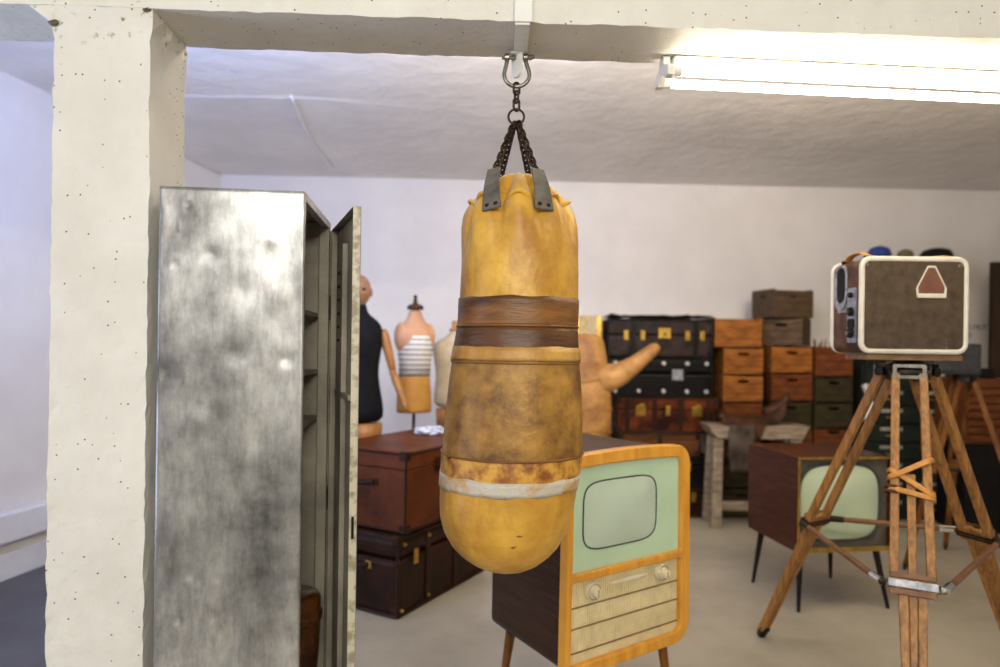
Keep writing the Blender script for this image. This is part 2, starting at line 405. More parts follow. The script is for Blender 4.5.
# concrete beam and column
BA = R(2.6)
def beamY(X): return 1.77+X*math.tan(BA)
SOFF = 2.365
bm = rough_box(-3.2, 5.6, 0, .225, SOFF, CZ-.002, .03, .005, seed=3)
bmm = Matrix.Translation((0, 1.77, 0)) @ Matrix.Rotation(BA, 4, 'Z')
xf(bm, bmm)
struct('beam', bm, M['concrete'], smooth=False)
def joint_wear(m):
    nt = m.node_tree; N, L = nt.nodes, nt.links; b = N['Principled BSDF']
    src = b.inputs['Base Color'].links[0].from_socket
    tc = N.new('ShaderNodeTexCoord'); sp = N.new('ShaderNodeSeparateXYZ'); L.new(tc.outputs['Object'], sp.inputs[0])
    r = N.new('ShaderNodeValToRGB'); e = r.color_ramp.elements
    mr = N.new('ShaderNodeMapRange'); mr.inputs['From Min'].default_value = 2.24; mr.inputs['From Max'].default_value = 2.42; L.new(sp.outputs['Z'], mr.inputs['Value'])
    e[0].position = .1; e[0].color = (0, 0, 0, 1); e[1].position = .55; e[1].color = (1, 1, 1, 1); q = e.new(.85); q.color = (.2, .2, .2, 1)
    L.new(mr.outputs['Result'], r.inputs['Fac'])
    n = N.new('ShaderNodeTexNoise'); n.inputs['Scale'].default_value = 42; n.inputs['Detail'].default_value = 5; L.new(tc.outputs['Object'], n.inputs['Vector'])
    r2 = N.new('ShaderNodeValToRGB'); r2.color_ramp.elements[0].position = .60; r2.color_ramp.elements[1].position = .68; L.new(n.outputs['Fac'], r2.inputs['Fac'])
    mu = N.new('ShaderNodeMath'); mu.operation = 'MULTIPLY'; L.new(r.outputs['Color'], mu.inputs[0]); L.new(r2.outputs['Color'], mu.inputs[1])
    mx = N.new('ShaderNodeMix'); mx.data_type = 'RGBA'; L.new(mu.outputs[0], mx.inputs['Factor']); L.new(src, mx.inputs[6]); mx.inputs[7].default_value = srgb(120, 112, 84)
    L.new(mx.outputs[2], b.inputs['Base Color']); return m
M['colconcrete'] = joint_wear(add_pits(mat('column_concrete', (230, 228, 218), (220, 217, 206), 5, .6, bump=.4, bscale=30), 55, .13, keep=.72))
bm = rough_box(-1.168, -.922, .012, .222, 0, SOFF+.05, .026, .005, seed=11)
# ragged swelling where the column meets the beam
for v in bm.verts:
    t = max(0, (v.co.z-2.26)/.11)
    if t > 0:
        t = min(t, 1); v.co.x += (v.co.x+1.045)*.06*t*t; v.co += noise.noise_vector(v.co*38)*.008*t
        if v.co.y < .05: v.co.y -= .012*t*t
xf(bm, bmm)
struct('column', bm, M['colconcrete'])
bm = B(); prism(bm, [(-1.27, SOFF+.03), (-1.165, SOFF+.03), (-1.165, SOFF-.045), (-1.19, SOFF-.03)], [], .004, .21); xf(bm, bmm); struct('column_haunch', bm, M['colconcrete'], bevel=.006)
# broken corners where the formwork pulled away
for x_, z_, q in ((-.928, SOFF-.004, .007), (-1.164, SOFF-.045, .008), (-.94, SOFF+.006, .004)):
    bm = B(); bmesh.ops.create_icosphere(bm, subdivisions=3, radius=q)
    for v in bm.verts: v.co = Vector((v.co.x*1.3, v.co.y*.5, v.co.z*.8))+noise.noise_vector(v.co*90)*.005
    xf(bm, bmm @ Matrix.Translation((x_, .002, z_))); struct('concrete_chip', bm, M['chip'] if 'chip' in M else M.setdefault('chip', mat('chipped_dark', (120, 112, 90), (60, 56, 44), 40, .9)))

# ================================================================== twin tube ceiling lamp on the beam
x_l = 1.94*(669-503.5)/667
t = thing('ceiling_light', 'white twin-tube fluorescent batten fixed under the concrete beam', 'ceiling light', (0, 1.745, 0), R(4.6))
Lx = 1.62
yc = .19
ob('housing', xf(bx(x_l+.03, x_l+Lx-.03, yc-.028, yc+.028, SOFF-.040, SOFF-.004), Matrix()), M['white'], t, bevel=.006)
for s, xe in ((0, x_l), (1, x_l+Lx)):
    bm = B()
    prism(bm, [(yc-.018, SOFF-.004), (yc+.018, SOFF-.004), (yc+.022, SOFF-.03), (yc+.062, SOFF-.048), (yc+.062, SOFF-.076), (yc+.035, SOFF-.076), (yc, SOFF-.052), (yc-.035, SOFF-.076), (yc-.062, SOFF-.076), (yc-.062, SOFF-.048), (yc-.022, SOFF-.03)], [], 0, .022)
    xf(bm, Matrix.Translation((xe+(.022 if s == 0 else 0), 0, 0)) @ Matrix.Rotation(PI/2, 4, 'Z') @ Matrix.Identity(4))
    # profile drawn across the beam
    for v in bm.verts:
        pass
    e = ob('end_bracket', bm, M['white'], t, bevel=.003)
for dy in (-.045, .045):
    z = SOFF-.060
    bm = B(); rod(bm, (x_l+.045, yc+dy, z), (x_l+Lx-.045, yc+dy, z), .013, n=16)
    g = ob('tube', bm, M['tube'], t, smooth=False)
    for xe in (x_l+.022, x_l+Lx-.045):
        b2 = B(); rod(b2, (xe, yc+dy, z), (xe+.023, yc+dy, z), .0138, n=16); ob('end_cap', b2, M['white'], g)

# ================================================================== hanging gear
HX, HY = P(517, 62, 1.93).x, 1.93
t = thing('ceiling_bracket', 'white painted steel strap over the beam edge that carries the bag', 'bracket', (HX+.012, 0, 0))
fy = beamY(HX)-.012
ob('front_strap', bx(-.024, .024, fy-.006, fy, SOFF-.008, SOFF+.5), M['white'], t, bevel=.002)
ob('soffit_strap', bx(-.022, .018, fy, HY+.02, SOFF-.014, SOFF-.007), M['white'], t, bevel=.002)
bm = B(); prism(bm, rrect(-.022, .022, SOFF-.085, SOFF-.014, [.02, .002, .002, .02]), [], -.004, .004)
xf(bm, Matrix.Translation((-.012, HY, 0)) @ Matrix.Rotation(PI/2+R(35), 4, 'Z')); ob('lug', bm, M['white'], t, bevel=.0015)
bm = B(); box(bm, -.03, .008, HY-.018, HY+.018, SOFF-.02, SOFF-.0145); ob('weld_plate', bm, M['white'], t, bevel=.002)

S = 1.93/667
def bz(y): return CAMZ+(HZ+.25-y)*S
zs = bz(58)
t = thing('bow_shackle', 'grey steel bow shackle with screw pin under the white bracket', 'shackle', (HX, HY, 0))
bm = B(); pts = []
for i in range(25):
    a = -PI*.30+ (PI*1.6)*i/24
    pts.append((.036*math.cos(a-PI*.0)*-1, 0, 0))
pts = [(-.029, 0, zs+.004), (-.029, 0, zs-.012), (-.033, 0, zs-.03), (-.037, 0, zs-.045), (-.036, 0, zs-.058), (-.029, 0, zs-.071), (-.016, 0, zs-.081), (0, 0, zs-.084),
       (.016, 0, zs-.081), (.029, 0, zs-.071), (.036, 0, zs-.058), (.037, 0, zs-.045), (.032, 0, zs-.03), (.025, 0, zs-.012), (.025, 0, zs+.004)]
tube(bm, pts, .0065, 10); ob('bow', bm, M['steel'], t, smooth=True, sub=1)
bm = B(); rod(bm, (-.044, 0, zs), (.034, 0, zs), .0055); ob('pin', bm, M['steel'], t, bevel=.001)
bm = B(); rod(bm, (.035, 0, zs+.001), (.050, -.006, zs+.003), .009, .006, 8); ob('pin_head', bm, M['steel'], t, bevel=.001)
for sx in (-.029, .025):
    bm = B(); rod(bm, (sx-.007, 0, zs), (sx+.007, 0, zs), .0115, n=14); ob('eye', bm, M['steel'], t, bevel=.0015)

t = thing('chain', 'rusty chain of links and ring splitting into strands above the bag', 'chain', (HX, HY, 0))
zt = zs-.0885
lz = zt+.004
Lh = .0165
k = 0; zc = lz-Lh+.004
zring = bz(117)
cnt = 3
zz0 = zs-.078; step = (zz0-(zring+.0235))/cnt
for i in range(cnt):
    c = zz0-step*(i+.5)
    bm = B(); tube(bm, link_pts((0, 0, c), (0, 0, 1), (math.cos(.5+i*PI/2), math.sin(.5+i*PI/2), 0), step*.5+.0058, .0095), .0036, 8, closed=True)
    ob('chain_link', bm, M['rustchain'], t, smooth=True)
bm = B(); tube(bm, [(.0225*math.cos(a*PI/14), 0, zring+.0225*math.sin(a*PI/14)) for a in range(28)], .0034, 8, closed=True)
ob('ring', bm, M['rustchain'], t, smooth=True)
ends = [(-.062, -.05, bz(178)), (-.045, .05, bz(176)), (.060, -.05, bz(178)), (.044, .05, bz(176))]
for (ex, ey, ez) in ends:
    a = Vector((math.copysign(.006, ex), ey*.12, zring-.019)); b = Vector((ex, ey, ez)); d = b-a; n = 11; st = d.length/n; dn = d.normalized()
    u, v = frame_of(dn)
    for i in range(n):
        c = a+dn*st*(i+.5)
        sd = u if i % 2 else v
        bm = B(); tube(bm, link_pts(c, dn, sd, st*.5+.005, .0088, 16), .0033, 6, closed=True)
        ob('chain_link', bm, M['rustchain'], t, smooth=True)

# ================================================================== the punching bag
prof = [(176, 507, 531), (180, 499, 539), (186, 491, 546), (193, 484, 553), (200, 477.5, 560), (208, 471, 566), (216, 466.5, 570.5), (228, 463.5, 574.5), (245, 462, 577), (270, 461, 578),
        (298, 460, 577.5), (315, 459.5, 577), (328, 458.5, 576.5), (342, 456, 577), (358, 453, 578.5), (380, 449.5, 580.5), (410, 446, 581.5), (440, 443.5, 582), (460, 442, 580.5),
        (480, 440.5, 577.5), (500, 440, 574.5), (515, 440.5, 571), (530, 444, 566), (543, 451, 559), (553, 460, 550), (561, 471, 540), (567, 484, 528), (571, 497, 516)]
bagt = thing('punching_bag', 'large worn yellow leather punching bag hanging on a chain', 'punching bag', (HX, HY, 0))
def bag_at(y):
    for (a, b) in zip(prof, prof[1:]):
        if a[0] <= y <= b[0]:
            t = (y-a[0])/(b[0]-a[0]); l = a[1]+(b[1]-a[1])*t; r = a[2]+(b[2]-a[2])*t
            return (l+r)/2, (r-l)/2
    q = prof[-1] if y > prof[-1][0] else prof[0]
    return (q[1]+q[2])/2, (q[2]-q[1])/2
def bag_ring(bm, y, n, extra=0.0, wob=0.0):
    c, w = bag_at(y); cx = (c-500)*S-(HZ-y)*math.sin(ROLL)*S-HX; r = w*S+extra
    ring = []
    # radial pleats gathered towards the neck
    g = max(0, min(1, (268-y)/75))**1.5
    for k in range(n):
        t = 2*PI*k/n
        f = math.cos(8*t+.15)   # a pleat stands forward in the middle front
        am = g*(.10*f-.20*max(0, -f)**3+.03*math.cos(16*t+1.3)+.03*math.cos(5*t+.8))
        z = bz(y)
        lump = .0035*noise.noise((math.cos(t)*2.2, math.sin(t)*2.2, z*5))
        rr = r*(1+am)+lump
        zz = z + wob*noise.noise((math.cos(t)*3, math.sin(t)*3, y))
        ring.append(bm.verts.new((cx+rr*math.cos(t), rr*math.sin(t)*.97, zz)))
    return ring
def bag_part(name, y0, y1, m, extra=0.0, caps=(False, False), n=96, st=5, wob=0.0, thick=0.0, uneven=None):
    bm = B(); ys = [y0]
    while ys[-1]+st < y1: ys.append(ys[-1]+st)
    ys.append(y1)
    rings = [bag_ring(bm, y, n, extra, wob if i in (0, len(ys)-1) else 0) for i, y in enumerate(ys)]
    if thick:
        rings.insert(0, bag_ring(bm, y0+.4, n, extra-thick)); rings.append(bag_ring(bm, y1-.4, n, extra-thick))
    for a, b in zip(rings, rings[1:]):
        for k in range(n): bm.faces.new((a[k], a[(k+1)%n], b[(k+1)%n], b[k]))
    if caps[0]: bm.faces.new(rings[0])
    if caps[1]: bm.faces.new(rings[-1])
    return ob(name, bm, m, bagt, smooth=True)
bag_part('upper_body', 176, 333, M['bag'], 0, (True, False), st=3, n=160)
bag_part('belly', 330, 462, M['bagbelly'])
bag_part('bottom', 459, 571, M['bag'], 0, (False, True), st=3)
bag_part('upper_band', 300, 326, M['bagdark'], .0035, thick=.004, wob=.004)
bag_part('lower_band', 327.5, 350, M['bagdarker'], .0035, thick=.004, wob=.006)
bag_part('tan_strip', 347, 360, M['bagtan'], .0055, thick=.004, wob=.005)
bag_part('torn_strip', 451, 473, M['bagtorn'], .003, thick=.004, wob=.010)
bag_part('tape', 470, 484, M['tape'], .0045, thick=.004, wob=.007)
for y, rr in ((327, .0032), (362, .002), (451, .0028)):
    bm = B(); tb = B(); ring = bag_ring(tb, y, 72, .004); tube(bm, [v.co.copy() for v in ring], rr, 6, closed=True); ob('seam', bm, M['bagdark'], bagt, smooth=True)
# rolled hem round the gathered neck
bm = B(); tb = B(); ring = bag_ring(tb, 206, 128, -.001); tube(bm, [v.co.copy()+Vector((0, 0, .013*math.cos(8*2*PI*i/128+.15))) for i, v in enumerate(ring)], .0060, 8, closed=True)
ob('neck_hem', bm, M['bag'], bagt, smooth=True)
# dark tear in the belly
bm = B(); c, w = bag_at(453); prism(bm, [(-.012, -.004), (-.004, -.002), (.010, .005), (.012, .007), (.0, .003), (-.010, -.001)], [], 0, .004)
aa = R(214); rr0 = w*S+.001; xf(bm, Matrix.Translation(((c-500)*S-HX+rr0*math.cos(aa), rr0*math.sin(aa)*.97, bz(453))) @ Matrix.Rotation(aa+PI/2, 4, 'Z')); ob('tear', bm, M['black'], bagt)
# short scuffs at the bottom
for sx, sy, sw in ((.035, 519, .011), (.02, 530, .008)):
    c, w = bag_at(sy); aa = -PI/2+sx/(w*S)*1.0+.05
    bm = B(); prism(bm, [(-sw, -.002), (0, -.004), (sw, .001), (sw*.4, .004), (-sw*.6, .002)], [], 0, .003)
    rr0 = w*S+.0005; xf(bm, Matrix.Translation(((c-500)*S-HX+rr0*math.cos(aa), rr0*math.sin(aa)*.97, bz(sy))) @ Matrix.Rotation(aa+PI/2, 4, 'Z')); ob('scuff', bm, M['bagdark'], bagt)
# four hanger straps with rivets
def strap(pt, pb, out, nm):
    pt, pb, out = Vector(pt), Vector(pb), Vector(out)
    s = B(); d = (pb-pt); side = d.cross(out).normalized(); o2 = side.cross(d).normalized()
    if o2.dot(out) < 0: o2 = -o2
    secs = []
    for i in range(7):
        q = i/6; c = pt+d*q+o2*(.008*math.sin(PI*q)); hw = .019+.009*q
        secs.append([s.verts.new(c+side*hw+o2*.003), s.verts.new(c-side*hw+o2*.003), s.verts.new(c-side*hw-o2*.003), s.verts.new(c+side*hw-o2*.003)])
    for a, b in zip(secs, secs[1:]):
        for k in range(4): s.faces.new((a[k], a[(k+1)%4], b[(k+1)%4], b[k]))
    s.faces.new(secs[0][::-1]); s.faces.new(secs[-1])
    so = ob('hanger_strap', s, M['greystrap'], bagt, bevel=.0012)
    for e in (-.013, .013):
        c = pb-d.normalized()*.014+side*e+o2*.002
        bm = B(); rod(bm, c, c+o2*.004, .0085, .006, 14); ob('rivet', bm, M['darkmetal'], so)
for (ex, ey, ez), bpx in zip(ends, (487, 492, 546, 541)):
    fr = ey < 0
    c, w = bag_at(214); cx = (c-500)*S-HX-.005
    ang = (-PI/2+(-.50 if ex < 0 else .42)) if fr else (PI/2+(.6 if ex < 0 else -.6))
    rb = w*S*1.0
    pb = Vector((cx+rb*math.cos(ang), rb*math.sin(ang)*.97, bz(219)))
    pt = Vector((ex*.98, ey*1.15, bz(176)))
    strap(pt+Vector((0, math.copysign(.02, ey), 0)), pb+Vector((math.cos(ang), math.sin(ang), 0))*.012, (math.cos(ang), math.sin(ang), .6), 's')

# ================================================================== metal locker
lk = thing('metal_locker', 'tall dented galvanised metal locker beside the column, its door ajar', 'locker', (-.872, 1.70, 0), R(6))
W, D, H = .360, .452, 1.898
dents = [(.07, 1.85, .018, .010), (.11, 1.838, .012, .008), (.05, 1.795, .012, -.006), (.04, 1.70, .02, .006), (.13, 1.728, .03, .010), (.28, 1.77, .03, -.006), (.19, 1.475, .045, .012), (.32, 1.46, .03, .010),
         (.02, 1.43, .04, .010), (.1, 1.3, .05, -.007), (.25, 1.25, .05, .006), (.3, 1.05, .05, -.006), (.1, .90, .03, .006), (.08, .885, .017, -.008), (.15, .88, .017, -.008), (.06, .79, .022, .012), (.145, .795, .02, .012), (.2, .75, .05, .007), (.33, .86, .04, -.006), (.3, 1.62, .05, -.006), (.2, 1.64, .06, .005)]
bm = B(); nx, nz = 60, 200; g = []
for j in range(nz+1):
    row = []
    for i in range(nx+1):
        x, z = W*i/nx, .02+(H-.02)*j/nz
        e = min(1, min(x, W-x)/.012)*min(1, (H-z)/.012)
        y = 0
        for a, b, r, d in dents:
            q = ((x-a)**2+(z-b)**2)/(r*.42)**2
            if q < 30: y += d*.5*((1-.55*q)*math.exp(-q*.55) if r < .025 else math.exp(-q*.5))
        y += .0035*noise.noise((x*5, z*3.2, 1))+.002*noise.noise((x*14, z*9, 4))
        row.append(bm.verts.new((x, y*e, z)))
    g.append(row)
for j in range(nz):
    for i in range(nx): bm.faces.new((g[j][i], g[j][i+1], g[j+1][i+1], g[j+1][i]))
o = ob('side_panel', bm, M['galv'], lk, smooth=True)
md = o.modifiers.new('solid', 'SOLIDIFY'); md.thickness = .0015; md.offset = -1
ob('side_panel', bx(.002, W, D-.0015, D, .02, H), M['galvin'], lk)
ob('back_panel', bx(0, .0015, .002, D-.002, .02, H), M['galvin'], lk)
ob('top_panel', bx(.0015, W, .0015, D-.0015, H-.0015, H), M['galv'], lk)
ob('base_plate', bx(.0015, W, .0015, D-.0015, .10, .102), M['galvin'], lk)
ob('plinth', bx(.01, W-.012, .012, D-.012, 0, .10), M['darkmetal'], lk)
ob('front_post', bx(W-.022, W+.001, .0016, .018, .02, H-.002), M['galv'], lk, bevel=.001)
ob('front_post', bx(W-.03, W+.001, D-.03, D-.0016, .02, H-.002), M['galvin'], lk, bevel=.001)
ob('top_rail', bx(W-.02, W+.001, .018, D-.03, H-.022, H-.002), M['galv'], lk, bevel=.001)
for z in (1.60, 1.42, 1.27):
    s = ob('shelf', bx(.002, W-.03, .022, D-.002, z-.012, z), M['galvin'], lk)
da = R(19)-R(3)
Dm = Matrix.Translation((W+.006, D-.012, 0)) @ Matrix.Rotation(da-R(3)+R(0), 4, 'Z')
dl = .43; zt0, zt1 = .115, 1.872
def door_box(name, a0, a1, t0, t1, z0, z1, m, parent, bev=.0012):
    # a runs from the hinge to the free edge, t is the thickness away from the inside
    b_ = B(); box(b_, t0, t1, -a1, -a0, z0, z1); xf(b_, Matrix.Translation((W+.002, D-.004, 0)) @ Matrix.Rotation(R(16), 4, 'Z'))
    return ob(name, b_, m, parent, bevel=bev)
dr = door_box('door', 0, dl, .020, .0215, zt0, zt1, M['galvin'], lk)
door_box('free_edge', dl-.0015, dl, 0, .02, zt0, zt1, M['chipped'], dr)
door_box('hinge_edge', 0, .02, .001, .019, zt0, zt1, M['galvin'], dr)
door_box('top_edge', 0.02, dl-.002, 0, .02, zt1-.002, zt1, M['galv'], dr)
door_box('bottom_edge', 0.02, dl-.002, 0, .02, zt0, zt0+.002, M['galvin'], dr)
door_box('stiffener', .19, .23, .004, .0195, .15, 1.80, M['galvin'], dr)
for i in range(6):
    door_box('louvre', .09, .17, .010, .0195, 1.72-.042*i, 1.728-.042*i, M['black'], dr)
door_box('shelf_bracket', .10, .36, .004, .0195, 1.345, 1.36, M['galvin'], dr)
door_box('latch', dl-.004, dl+.001, .006, .013, .98, 1.04, M['black'], dr, 0)
b_ = B(); rod(b_, (W+.004, D-.001, .12), (W+.004, D-.001, 1.87), .0055); ob('piano_hinge', b_, M['galvin'], lk)
for z in (.4, 1.0, 1.62):
    b_ = B(); rod(b_, (W+.006, D-.004, z-.04), (W+.006, D-.004, z+.04), .005); ob('hinge', b_, M['darkmetal'], lk)
jar = thing('tall_jar', 'glossy amber jar standing in the bottom of the open locker', 'jar', (-.615, 1.99, .1025))
b_ = B(); lathe(b_, [(.05, 0), (.055, .01), (.062, .15), (.075, .35), (.086, .5), (.09, .6), (.088, .64), (.080, .652)], 28); ob('vessel', b_, M['amber'], jar, smooth=True)
b_ = B(); lathe(b_, [(.0885, .575), (.094, .58), (.094, .60), (.0895, .605)], 28); ob('collar', b_, M['amber'], jar, smooth=True)

# ================================================================== television in front
TW, TH, TD, TZ = .675, .807, .50, .298
tv = thing('console_television', 'vintage wooden television with mint front, honey frame and speaker grille below', 'television', (.240, 2.40, 0), R(34.6))
def taper(bm):
    for v in bm.verts:
        q = (v.co.z-TZ)/TH; v.co.x += (TW/2-v.co.x)*.03*q
    return bm
oz = lambda f: TZ+TH*f
up = rrect(.028, TW-.054, oz(.470), oz(.945), [.012, .03, .02, .012], bow=.008)
dn = rrect(.028, TW-.054, oz(.055), oz(.432), [.04, .012, .012, .02])
outer = rrect(0, TW, TZ, TZ+TH, [.09, .075, .05, .05], 8, bow=.014)
bm = B(); prism(bm, outer, [up, dn], -.016, .03); ob('front_frame', taper(bm), M['honey'], tv, bevel=.010, seg=3)
bm = B(); prism(bm, rrect(.012, TW-.012, TZ+.012, TZ+TH-.01, [.1, .11, .045, .045], 8, bow=.016), [], .0305, TD)
for v in bm.verts:
    if v.co.y > TD-.01: v.co.x = TW/2+(v.co.x-TW/2)*.95; v.co.z = TZ+(v.co.z-TZ)*.985+.01
taper(bm); ob('cabinet', bm, M['mahogside'], tv, bevel=.006)
bm = B(); prism(bm, rrect(.024, TW-.050, oz(.465), oz(.955), .02), [], .004, .02); pn = ob('screen_panel', taper(bm), M['mint'], tv)
uw = TW-.082; ux = .028
c0, c1, cz0, cz1 = ux+.10*uw, ux+.77*uw, oz(.475+.46*.18), oz(.475+.46*.87)
def crt_outline(x0, x1, z0, z1, n=64, p=5.0):
    xm, zm, hx, hz = (x0+x1)/2, (z0+z1)/2, (x1-x0)/2, (z1-z0)/2
    return [(xm+hx*math.copysign(abs(math.cos(2*PI*i/n))**(2/p), math.cos(2*PI*i/n)), zm+hz*math.copysign(abs(math.sin(2*PI*i/n))**(2/p), math.sin(2*PI*i/n))) for i in range(n)]
def crt(parent, x0, x1, z0, z1, y, bulge, m, tp=None, p=5.0, gask=.006):
    ou = crt_outline(x0, x1, z0, z1, p=p); xm, zm = (x0+x1)/2, (z0+z1)/2
    b_ = B(); rings = []; K = 9
    for k in range(K+1):
        s = k/K*.999+.001; rings.append([b_.verts.new((xm+(x-xm)*s, y-bulge*(1-s*s), zm+(z-zm)*s)) for x, z in ou])
    for a, b in zip(rings, rings[1:]):
        for i in range(64): b_.faces.new((a[i], a[(i+1)%64], b[(i+1)%64], b[i]))
    b_.faces.new(rings[0])
    if tp: tp(b_)
    sc = ob('picture_tube', b_, m, parent, smooth=True)
    b_ = B(); tube(b_, [(x, y-.001, z) for x, z in ou], gask, 8, closed=True)
    if tp: tp(b_)
    ob('gasket', b_, M['gasket'], sc, smooth=True)
crt(tv, c0, c1, cz0, cz1, .003, .02, M['crt'], taper, gask=.0028)
# lower panel: ribbed grille cloth with three dark seams
bm = B(); prism(bm, rrect(.024, TW-.050, oz(.045), oz(.44), .02), [], .010, .02); gp = ob('grille', taper(bm), M['grille'], tv)
rb = B()
n = 52
for i in range(n):
    x = .030+(TW-.086)*(i+.5)/n
    box(rb, x-.0035, x+.0035, .0055, .0101, oz(.056), oz(.430))
tag(ob('ribbing', taper(rb), M['grille'], gp), kind='stuff')
M['seamdark'] = mat('grille_seam', (140, 116, 78), (116, 94, 62), 20, .7)
for f, dz in ((.31, 0), (.215, 0), (.105, 0)):
    bm = B(); box(bm, .030, TW-.056, .003, .0055, oz(f)-.0028, oz(f)+.0028); ob('seam_strip', taper(bm), M['seamdark'], gp)
lz = oz(.372)
for u in (.19, .82):
    x = ux+u*uw; kz = lz if u < .5 else lz+.003
    bm = B(); rod(bm, (x, .004, kz), (x, -.012, kz), .036, .033, 28); kn = ob('knob', bm, M['cream'], tv, bevel=.002, ang=60)
    bm = B(); rod(bm, (x, -.0115, kz), (x, -.034, kz), .020, .017, 24); ob('inner_dial', bm, M['cream'], kn, bevel=.003, ang=60)
    bm = B(); tube(bm, [(x+.029*math.cos(a*PI/16), -.013, kz+.029*math.sin(a*PI/16)) for a in range(32)], .0018, 6, closed=True); ob('dial_ring', bm, M['chrome'], kn, smooth=True)
    bm = B(); box(bm, x-.002, x+.002, -.0365, -.0335, kz-.014, kz+.014); ob('pointer', bm, M['chrome'], kn)
bm = B(); prism(bm, [(ux+.33*uw, lz+.012), (ux+.36*uw, lz+.006), (ux+.5*uw, lz+.004), (ux+.64*uw, lz+.006), (ux+.68*uw, lz+.012), (ux+.64*uw, lz+.018), (ux+.5*uw, lz+.022), (ux+.36*uw, lz+.018)], [], -.006, .006); ob('badge', bm, M['cream'], tv, bevel=.002)
for x, y, dx, dy in ((.08, .07, -.03, -.03), (TW-.08, .07, .03, -.03), (.08, TD-.07, -.03, .03), (TW-.08, TD-.07, .03, .03)):
    bm = B(); rod(bm, (x, y, TZ+.006), (x+dx, y+dy, 0), .021, .012, 16); ob('leg', bm, M['tripodwood2'], tv, smooth=False)
tag(bpy.data.objects[tv.children[0].name])

# ================================================================== trunks, front pair
def trunk(name, label, loc, rz, w, d, h, m, edge, lidf=.28, hw=M['brass'], latches=(), lock=None, bands=(), handle=False, studs=None, group=None, rad=.02, corner=True, edge_r=.009, endrim=False, endlock=False):
    """w along local x (front faces -y), lid on top"""
    t = thing(name, label, 'trunk', loc, rz, group)
    zl = h*(1-lidf)
    ob('body', bx(0, w, 0, d, .002, zl-.003), m, t, bevel=rad*.6, seg=3)
    ld = ob('lid', bx(-.003, w+.003, -.003, d+.003, zl, h), m, t, bevel=rad, seg=3)
    for z in (.012, h-.012):
        for (a, b) in (((.008, -.002), (w-.008, -.002)), ((-.002, .008), (-.002, d-.008)), ((w+.002, .008), (w+.002, d-.008))):
            b_ = B(); rod(b_, (a[0], a[1], z), (b[0], b[1], z), edge_r, n=8); ob('edge_binding', b_, edge, t)
    for x in (0.002, w-.002):
        b_ = B(); rod(b_, (x, .002, .015), (x, .002, h-.015), edge_r, n=8); ob('edge_binding', b_, edge, t)
    if corner:
        for x, s in ((0, 1), (w, -1)):
            for z0, z1 in ((0.001, .05), (h-.05, h+.003)):
                b_ = B(); box(b_, x-.006 if s > 0 else x-.045, x+.045 if s > 0 else x+.006, -.008, .045, z0, z1); ob('corner_cap', b_, edge, t, bevel=.008)
    for f in bands:
        b_ = B(); box(b_, w*f-.022, w*f+.022, -.010, -.002, .01, h-.006); bd = ob('band', b_, edge, t, bevel=.003)
    for f in latches:
        b_ = B(); box(b_, w*f-.020, w*f+.020, -.018, -.0125, zl-.045, zl+.04); la = ob('latch', b_, hw, t, bevel=.004)
        b_ = B(); rod(b_, (w*f, -.018, zl-.012), (w*f, -.024, zl-.012), .011, n=12); ob('latch_knob', b_, hw, la)
    if lock is not None:
        b_ = B(); box(b_, w*lock-.036, w*lock+.036, -.014, -.0035, zl-.055, zl+.014); lo = ob('lock_plate', b_, hw, t, bevel=.004)
        b_ = B(); rod(b_, (w*lock, -.014, zl-.028), (w*lock, -.019, zl-.028), .010, n=12); ob('keyhole', b_, edge, lo)
    if handle:
        b_ = B(); tube(b_, [(-.006, d*.36, h*.60), (-.03, d*.40, h*.59), (-.036, d*.5, h*.585), (-.03, d*.60, h*.59), (-.006, d*.64, h*.60)], .015, 10, flat=((1, 0, 0), .008)); hd = ob('end_handle', b_, edge, t, smooth=True)
        for f in (.36, .64):
            b_ = B(); box(b_, -.010, -.002, d*f-.022, d*f+.022, h*.6-.02, h*.6+.02); ob('handle_plate', b_, hw, hd, bevel=.003)
    if studs:
        for f, z in studs:
            b_ = B(); rod(b_, (w*f, -.004, z), (w*f, -.022, z), .012 if hw is not M['silver'] else .021, .008 if hw is not M['silver'] else .015, 12); ob('stud', b_, hw, t, bevel=.002)
    return t

ang = R(60)
c = P(397, 620, 3.65)
low = trunk('steamer_trunk', 'low dark brown trunk on the floor with brass catches and rounded end', (c.x, c.y, 0), R(61), .93, .56, .45, M['darkhide'], M['edgehide'], .30, latches=(.16, .66), bands=(.30, .62), handle=True, rad=.05, edge_r=.010, studs=[(.03, .04), (.97, .04), (.05, .40), (.3, .05), (.3, .4)])
c2 = P(405, 538, 3.68)
upc = trunk('wooden_chest', 'big reddish brown chest on top of the low dark trunk', (c2.x-.0, c2.y, .4545), R(61), .86, .60, .455, M['brownhide'], M['edgehide'], .22, hw=M['edgehide'], latches=(.34,), handle=True, lock=.62, rad=.008, edge_r=.007, bands=(.52,))

# crumpled bundle on the chest
b_ = B(); bmesh.ops.create_icosphere(b_, subdivisions=4, radius=.075)
for v in b_.verts:
    v.co += v.co.normalized()*(.03*noise.noise(v.co*26)+.018*noise.noise(v.co*60)); v.co.z = max(v.co.z*.42, -.018); v.co.x *= 1.35
c = P(430, 428, 4.5)
pp = ob('crumpled_cloth', b_, M['paper']); pp.location = (c.x+.01, 4.48, .9105+.0195); tag(pp, 'small crumpled blue-white cloth lying on the brown chest', 'cloth')

# ================================================================== mannequins and dress forms
def stand(t, z, r=.17, pr=.013, m=None):
    m = m or M['capwood']
    b_ = B(); lathe(b_, [(r, 0), (r, .012), (r*.8, .022), (.035, .04), (pr, .07)], 28); ob('stand_base', b_, m, t, smooth=False)
    b_ = B(); rod(b_, (0, 0, .06), (0, 0, z), pr, n=14); ob('stand_pole', b_, m, t)

